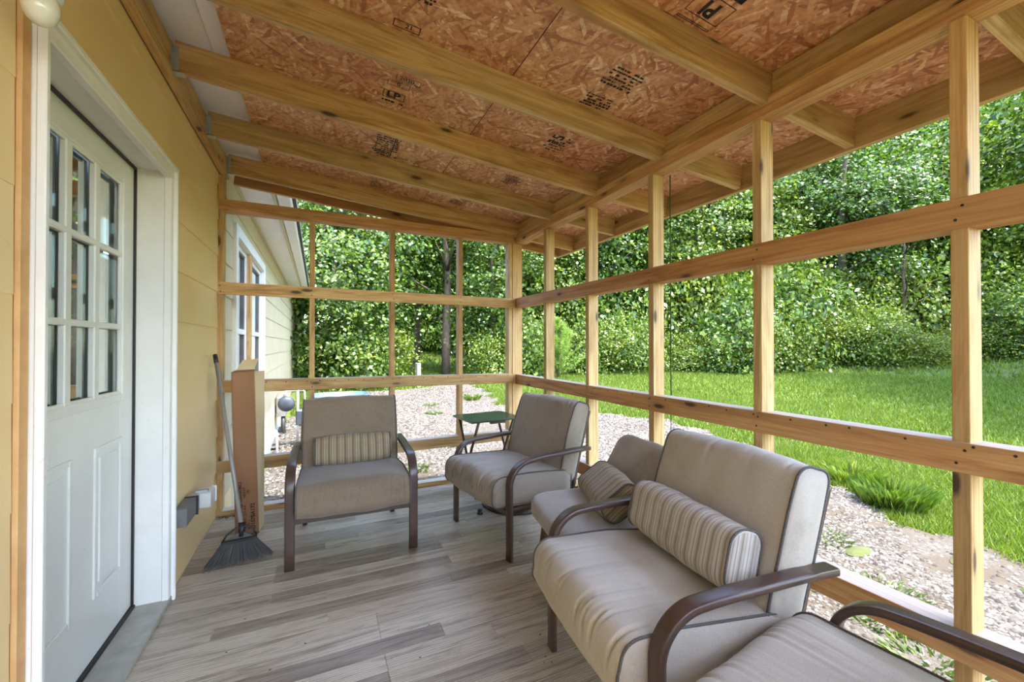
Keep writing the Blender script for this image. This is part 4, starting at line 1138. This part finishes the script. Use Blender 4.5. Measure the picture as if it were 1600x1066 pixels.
def trunk_mesh(h, r, seed, nb=9):
    g = random.Random(seed); V = []; Fc = []
    def addt(pts, radii, n=8):
        v, f = tube_mesh(pts, r, n, radii=radii); o = len(V); V.extend(v); Fc.extend([tuple(i + o for i in q) for q in f])
    main = [Vector((0, 0, -.3))]
    for k in range(1, 8): main.append(Vector((g.uniform(-.12, .12) * k * .35, g.uniform(-.12, .12) * k * .35, h * k / 7)))
    addt(main, [r * (1 - .10 * k) for k in range(8)])
    for b in range(nb):
        k = g.randint(2, 6); p = main[k]; a = g.random() * 6.3; L = g.uniform(1.2, 2.4)
        q = [p, p + Vector((math.cos(a) * L * .4, math.sin(a) * L * .4, L * .3)), p + Vector((math.cos(a) * L, math.sin(a) * L, L * .55))]
        addt(q, [r * .35, r * .22, r * .08], 5)
    return me_from('trunk', V, Fc, True)
protos = []
for k, (rx, rz, lf, mt) in enumerate(((2.6, 3.9, .145, 'leaf'), (2.9, 3.4, .145, 'leaf'), (2.3, 4.2, .165, 'leaf_bright'), (2.7, 3.6, .15, 'leaf'))):
    P = leaf_cloud(330, 56, rx, rx, rz, lf, .38, .09, 20 + k, .45)
    protos.append((leaf_mesh('crown', P, M[mt]), trunk_mesh(5.5, .15, 40 + k), rz))
bush_p = [leaf_mesh('bush', leaf_cloud(120, 42, 1.3, 1.3, 1.35, .105, .26, .12, 60, .5, -.5), M['leaf_bright']),
          leaf_mesh('bush', leaf_cloud(130, 42, 1.5, 1.4, 1.1, .10, .26, .10, 61, .5, -.5), M['leaf_bright']),
          leaf_mesh('bush', leaf_cloud(110, 42, 1.2, 1.2, 1.6, .13, .28, .12, 62, .5, -.5), M['leaf'])]
stem_me = trunk_mesh(1.6, .035, 77, 6)
C_F = np.array([math.sin(math.radians(25)), math.cos(math.radians(25))]); C_R = np.array([math.cos(math.radians(25)), -math.sin(math.radians(25))])
def at(px, depth):
    p = depth * C_F + (px - 800) / 650 * depth * C_R
    return float(p[0]), float(p[1])
def tree(x, y, k, sc, zc, rz, label='tall leafy tree in the woods beyond the lawn', group='trees in the woods', name='leafy_tree'):
    z = zgf(x, y); t = tag(empty(name, (x, y, z), rz), label, 'tree', group)
    cm, tm, ch = protos[k]
    c = link('crown', cm, None, t, Matrix.Translation((0, 0, zc)) @ Matrix.Scale(sc, 4)); c['kind'] = 'stuff'
    link('trunk', tm, M['bark'], t, Matrix.Diagonal((sc, sc, max(1, zc / 4.5), 1)))
def bush(x, y, k, sc, rz, zs=1.0, label='bushy green shrub at the edge of the woods', group='shrubs along the edge of the woods'):
    z = zgf(x, y); t = tag(empty('shrub', (x, y, z), rz), label, 'shrub', group)
    c = link('foliage', bush_p[k], None, t, Matrix.Translation((0, 0, 1.0 * sc * zs)) @ Matrix.Diagonal((sc, sc, sc * zs, 1))); c['kind'] = 'stuff'
    link('stem', stem_me, M['bark'], t, Matrix.Scale(sc, 4))
R2 = random.Random(21)
BAYS = [(0, 487, 'first bay of back screen'), (487, 615, 'second bay of back screen'), (615, 722, 'third bay of back screen'), (722, 806, 'fourth bay of back screen'), (806, 856, 'first bay of right screen'),
        (856, 924, 'second bay of right screen'), (924, 1026, 'third bay of right screen'), (1026, 1193, 'fourth bay of right screen'), (1193, 1505, 'fifth bay of right screen'), (1505, 9999, 'last bay of right screen')]
ORD = ['first', 'second', 'third', 'fourth', 'fifth', 'sixth', 'seventh', 'eighth', 'ninth', 'tenth', 'eleventh', 'twelfth', 'thirteenth', 'fourteenth', 'fifteenth', 'sixteenth', 'seventeenth', 'eighteenth', 'nineteenth', 'twentieth']
def place_words(items, what):
    """one label for each: its bay and its turn from the left in that bay"""
    out = {}; cnt = {}
    for i in sorted(range(len(items)), key=lambda j: items[j][0]):
        px = items[i][0]; b = next(k for k, q in enumerate(BAYS) if q[0] <= px < q[1]); cnt[b] = cnt.get(b, 0) + 1
        out[i] = '%s, %s from left behind %s' % (what, ORD[cnt[b] - 1], BAYS[b][2]) if px < 1640 else None
    return out
# front row of trees, low crowns (pixel column, depth, proto, scale, crown centre height)
FR = [(520, 13.0, 0, .85, 3.4), (565, 15, 1, 1.0, 5.2), (770, 16.5, 0, .9, 5.2), (650, 17.5, 3, 1.0, 7.4), (835, 19, 2, .9, 4.9), (925, 19.5, 1, 1.0, 6.2), (1010, 20.5, 3, 1.0, 6.0),
      (1090, 20, 0, 1.0, 6.6), (1180, 20.5, 2, 1.0, 6.0), (1275, 20, 1, 1.05, 7.4), (1365, 19.5, 0, 1.0, 6.8), (1460, 20, 3, 1.0, 6.8), (1560, 18.5, 2, 1.0, 6.4), (1660, 18, 1, 1.0, 6.4), (1760, 18, 0, 1, 6.2), (1890, 18, 3, 1, 6.2),
      (440, 21, 3, 1.0, 5.6), (360, 21, 2, 1.0, 6.0)]
lab = place_words(FR, 'leafy tree fronting the woods')
for i, (px, d_, k, s_, zc) in enumerate(FR):
    x, y = at(px, d_); tree(x, y, k, s_, zc, R2.random() * 6.3, lab[i] or 'tall leafy tree in the woods beyond the lawn', 'trees at the front of the woods' if lab[i] else 'trees in the woods')
for i in range(30):
    px = 330 + i * 52 + R2.uniform(-20, 20); d_ = R2.uniform(23.5, 27)
    x, y = at(px, d_); tree(x, y, i % 4, R2.uniform(1.1, 1.45), R2.uniform(6, 13), R2.random() * 6.3)
for i in range(18):
    px = 380 + i * 82 + R2.uniform(-20, 20); d_ = R2.uniform(31, 35)
    x, y = at(px, d_); tree(x, y, i % 4, R2.uniform(1.5, 1.9), R2.uniform(7, 17), R2.random() * 6.3)
# shrubs along the edge
SH = [(600, 25, 1, 1.5, 1.3), (650, 26, 2, 1.6, 1.6), (700, 25, 1, 1.5, 1.3), (745, 24, 2, 1.6, 1.5), (675, 30, 2, 2.2, 1.8), (610, 31, 2, 2.2, 1.8), (735, 31, 2, 2.2, 1.8), (545, 13.2, 2, .6, 1.2), (552, 12.4, 2, .8, 1.2), (595, 13.6, 0, .8, 1.1), (768, 14.8, 0, .7, 1.1), (806, 15.4, 2, .9, 1.3), (615, 16, 1, .55, 1)]
for i in range(24):
    px = 828 + i * 37 + R2.uniform(-12, 12); d_ = 16.8 - (px - 835) * .0016 + R2.uniform(-.5, 1.2)
    if abs(px - 872) < 26: continue
    SH.append((px, d_, R2.choice([0, 1, 0, 1, 2]), R2.uniform(.65, 1.15), R2.uniform(.7, 1.5)))
for i in range(17):
    px = 845 + i * 50 + R2.uniform(-16, 16); d_ = 18.6 + R2.uniform(-.5, .8)
    SH.append((px, d_, R2.choice([0, 1, 0, 2]), R2.uniform(1.2, 1.7), R2.uniform(1.1, 1.7)))
lab = place_words(SH, 'bushy shrub edging the woods')
for i, (px, d_, k, s_, zs_) in enumerate(SH):
    x, y = at(px, d_); bush(x, y, k, s_, R2.random() * 6.3, zs_, lab[i] or 'bushy green shrub at the edge of the woods')
# young pine beside the second post
def pine(x, y, h, label):
    z = zgf(x, y); g = np.random.default_rng(5); t = tag(empty('young_pine', (x, y, z)), label, 'tree')
    Pn = []
    nb = 70
    for b in range(nb):
        q = (b / nb) ** .9; a = g.random() * 6.3; L = (1 - q) * .60 * h * g.uniform(.6, 1.15) + .12; z0 = .1 + q * h
        m = 110; f = g.random(m)
        cx = f * L * np.cos(a); cy = f * L * np.sin(a); cz = z0 + f * L * .45 + .2 * L * f * f
        p = np.stack([cx, cy, cz], 1) + g.normal(size=(m, 3)) * .02
        dv = np.stack([np.full(m, np.cos(a)), np.full(m, np.sin(a)), np.full(m, .6)], 1) + g.normal(size=(m, 3)) * .75; dv /= np.linalg.norm(dv, axis=1)[:, None]
        sd_ = np.cross(dv, g.normal(size=(m, 3))); sd_ /= np.linalg.norm(sd_, axis=1)[:, None]
        Pn.append(np.stack([p - sd_ * .007, p + sd_ * .007, p + dv * .15], 1))
    o = link('needles', tri_soup('needles', np.concatenate(Pn), M['pine_needles']), None, t); o['kind'] = 'stuff'
    tube('trunk', [(0, 0, -.1), (0, 0, h)], .04, M['bark'], t, 8, radii=[.05, .01])
x, y = at(872, 14.8); pine(x, y, 1.95, 'young soft green pine standing at the lawn edge behind the second post')
# bare dark trunks and the tree in the clearing
for (px, d_, r_, h_, lb) in ((697, 15.6, .17, 9, 'dark tree trunk standing in the clearing behind the back wall'), (1318, 18.6, .22, 13, 'grey trunk rising high in the woods, seen through the wide right bay'), (1570, 23.5, .34, 17, 'thick dark trunk high at the right edge of the woods'), (1412, 17.2, .08, 6, 'thin pale trunk leaning before the dark woods')):
    x, y = at(px, d_)
    t = tag(empty('bare_trunk', (x, y, zgf(x, y))), lb, 'tree')
    link('trunk', trunk_mesh(h_, r_, int(px), 10), M['bark'], t)
# shade trees off to the right; their shadows fall across the lawn
for (x, y, k, s_, zc) in ((14.9, .9, 0, .85, 6.6), (17.6, 3.0, 1, .9, 7.4), (12.9, -1.2, 2, .8, 6.6), (21.5, 2.5, 2, 1.1, 7.5), (17.5, -2.0, 3, 1.1, 8), (13, -8, 1, 1, 6), (-4, -15, 2, 1.2, 6)):
    tree(x, y, k, s_, zc, R2.random() * 6.3, 'shade tree at the side of the lawn beyond the picture', 'shade trees beside the lawn')
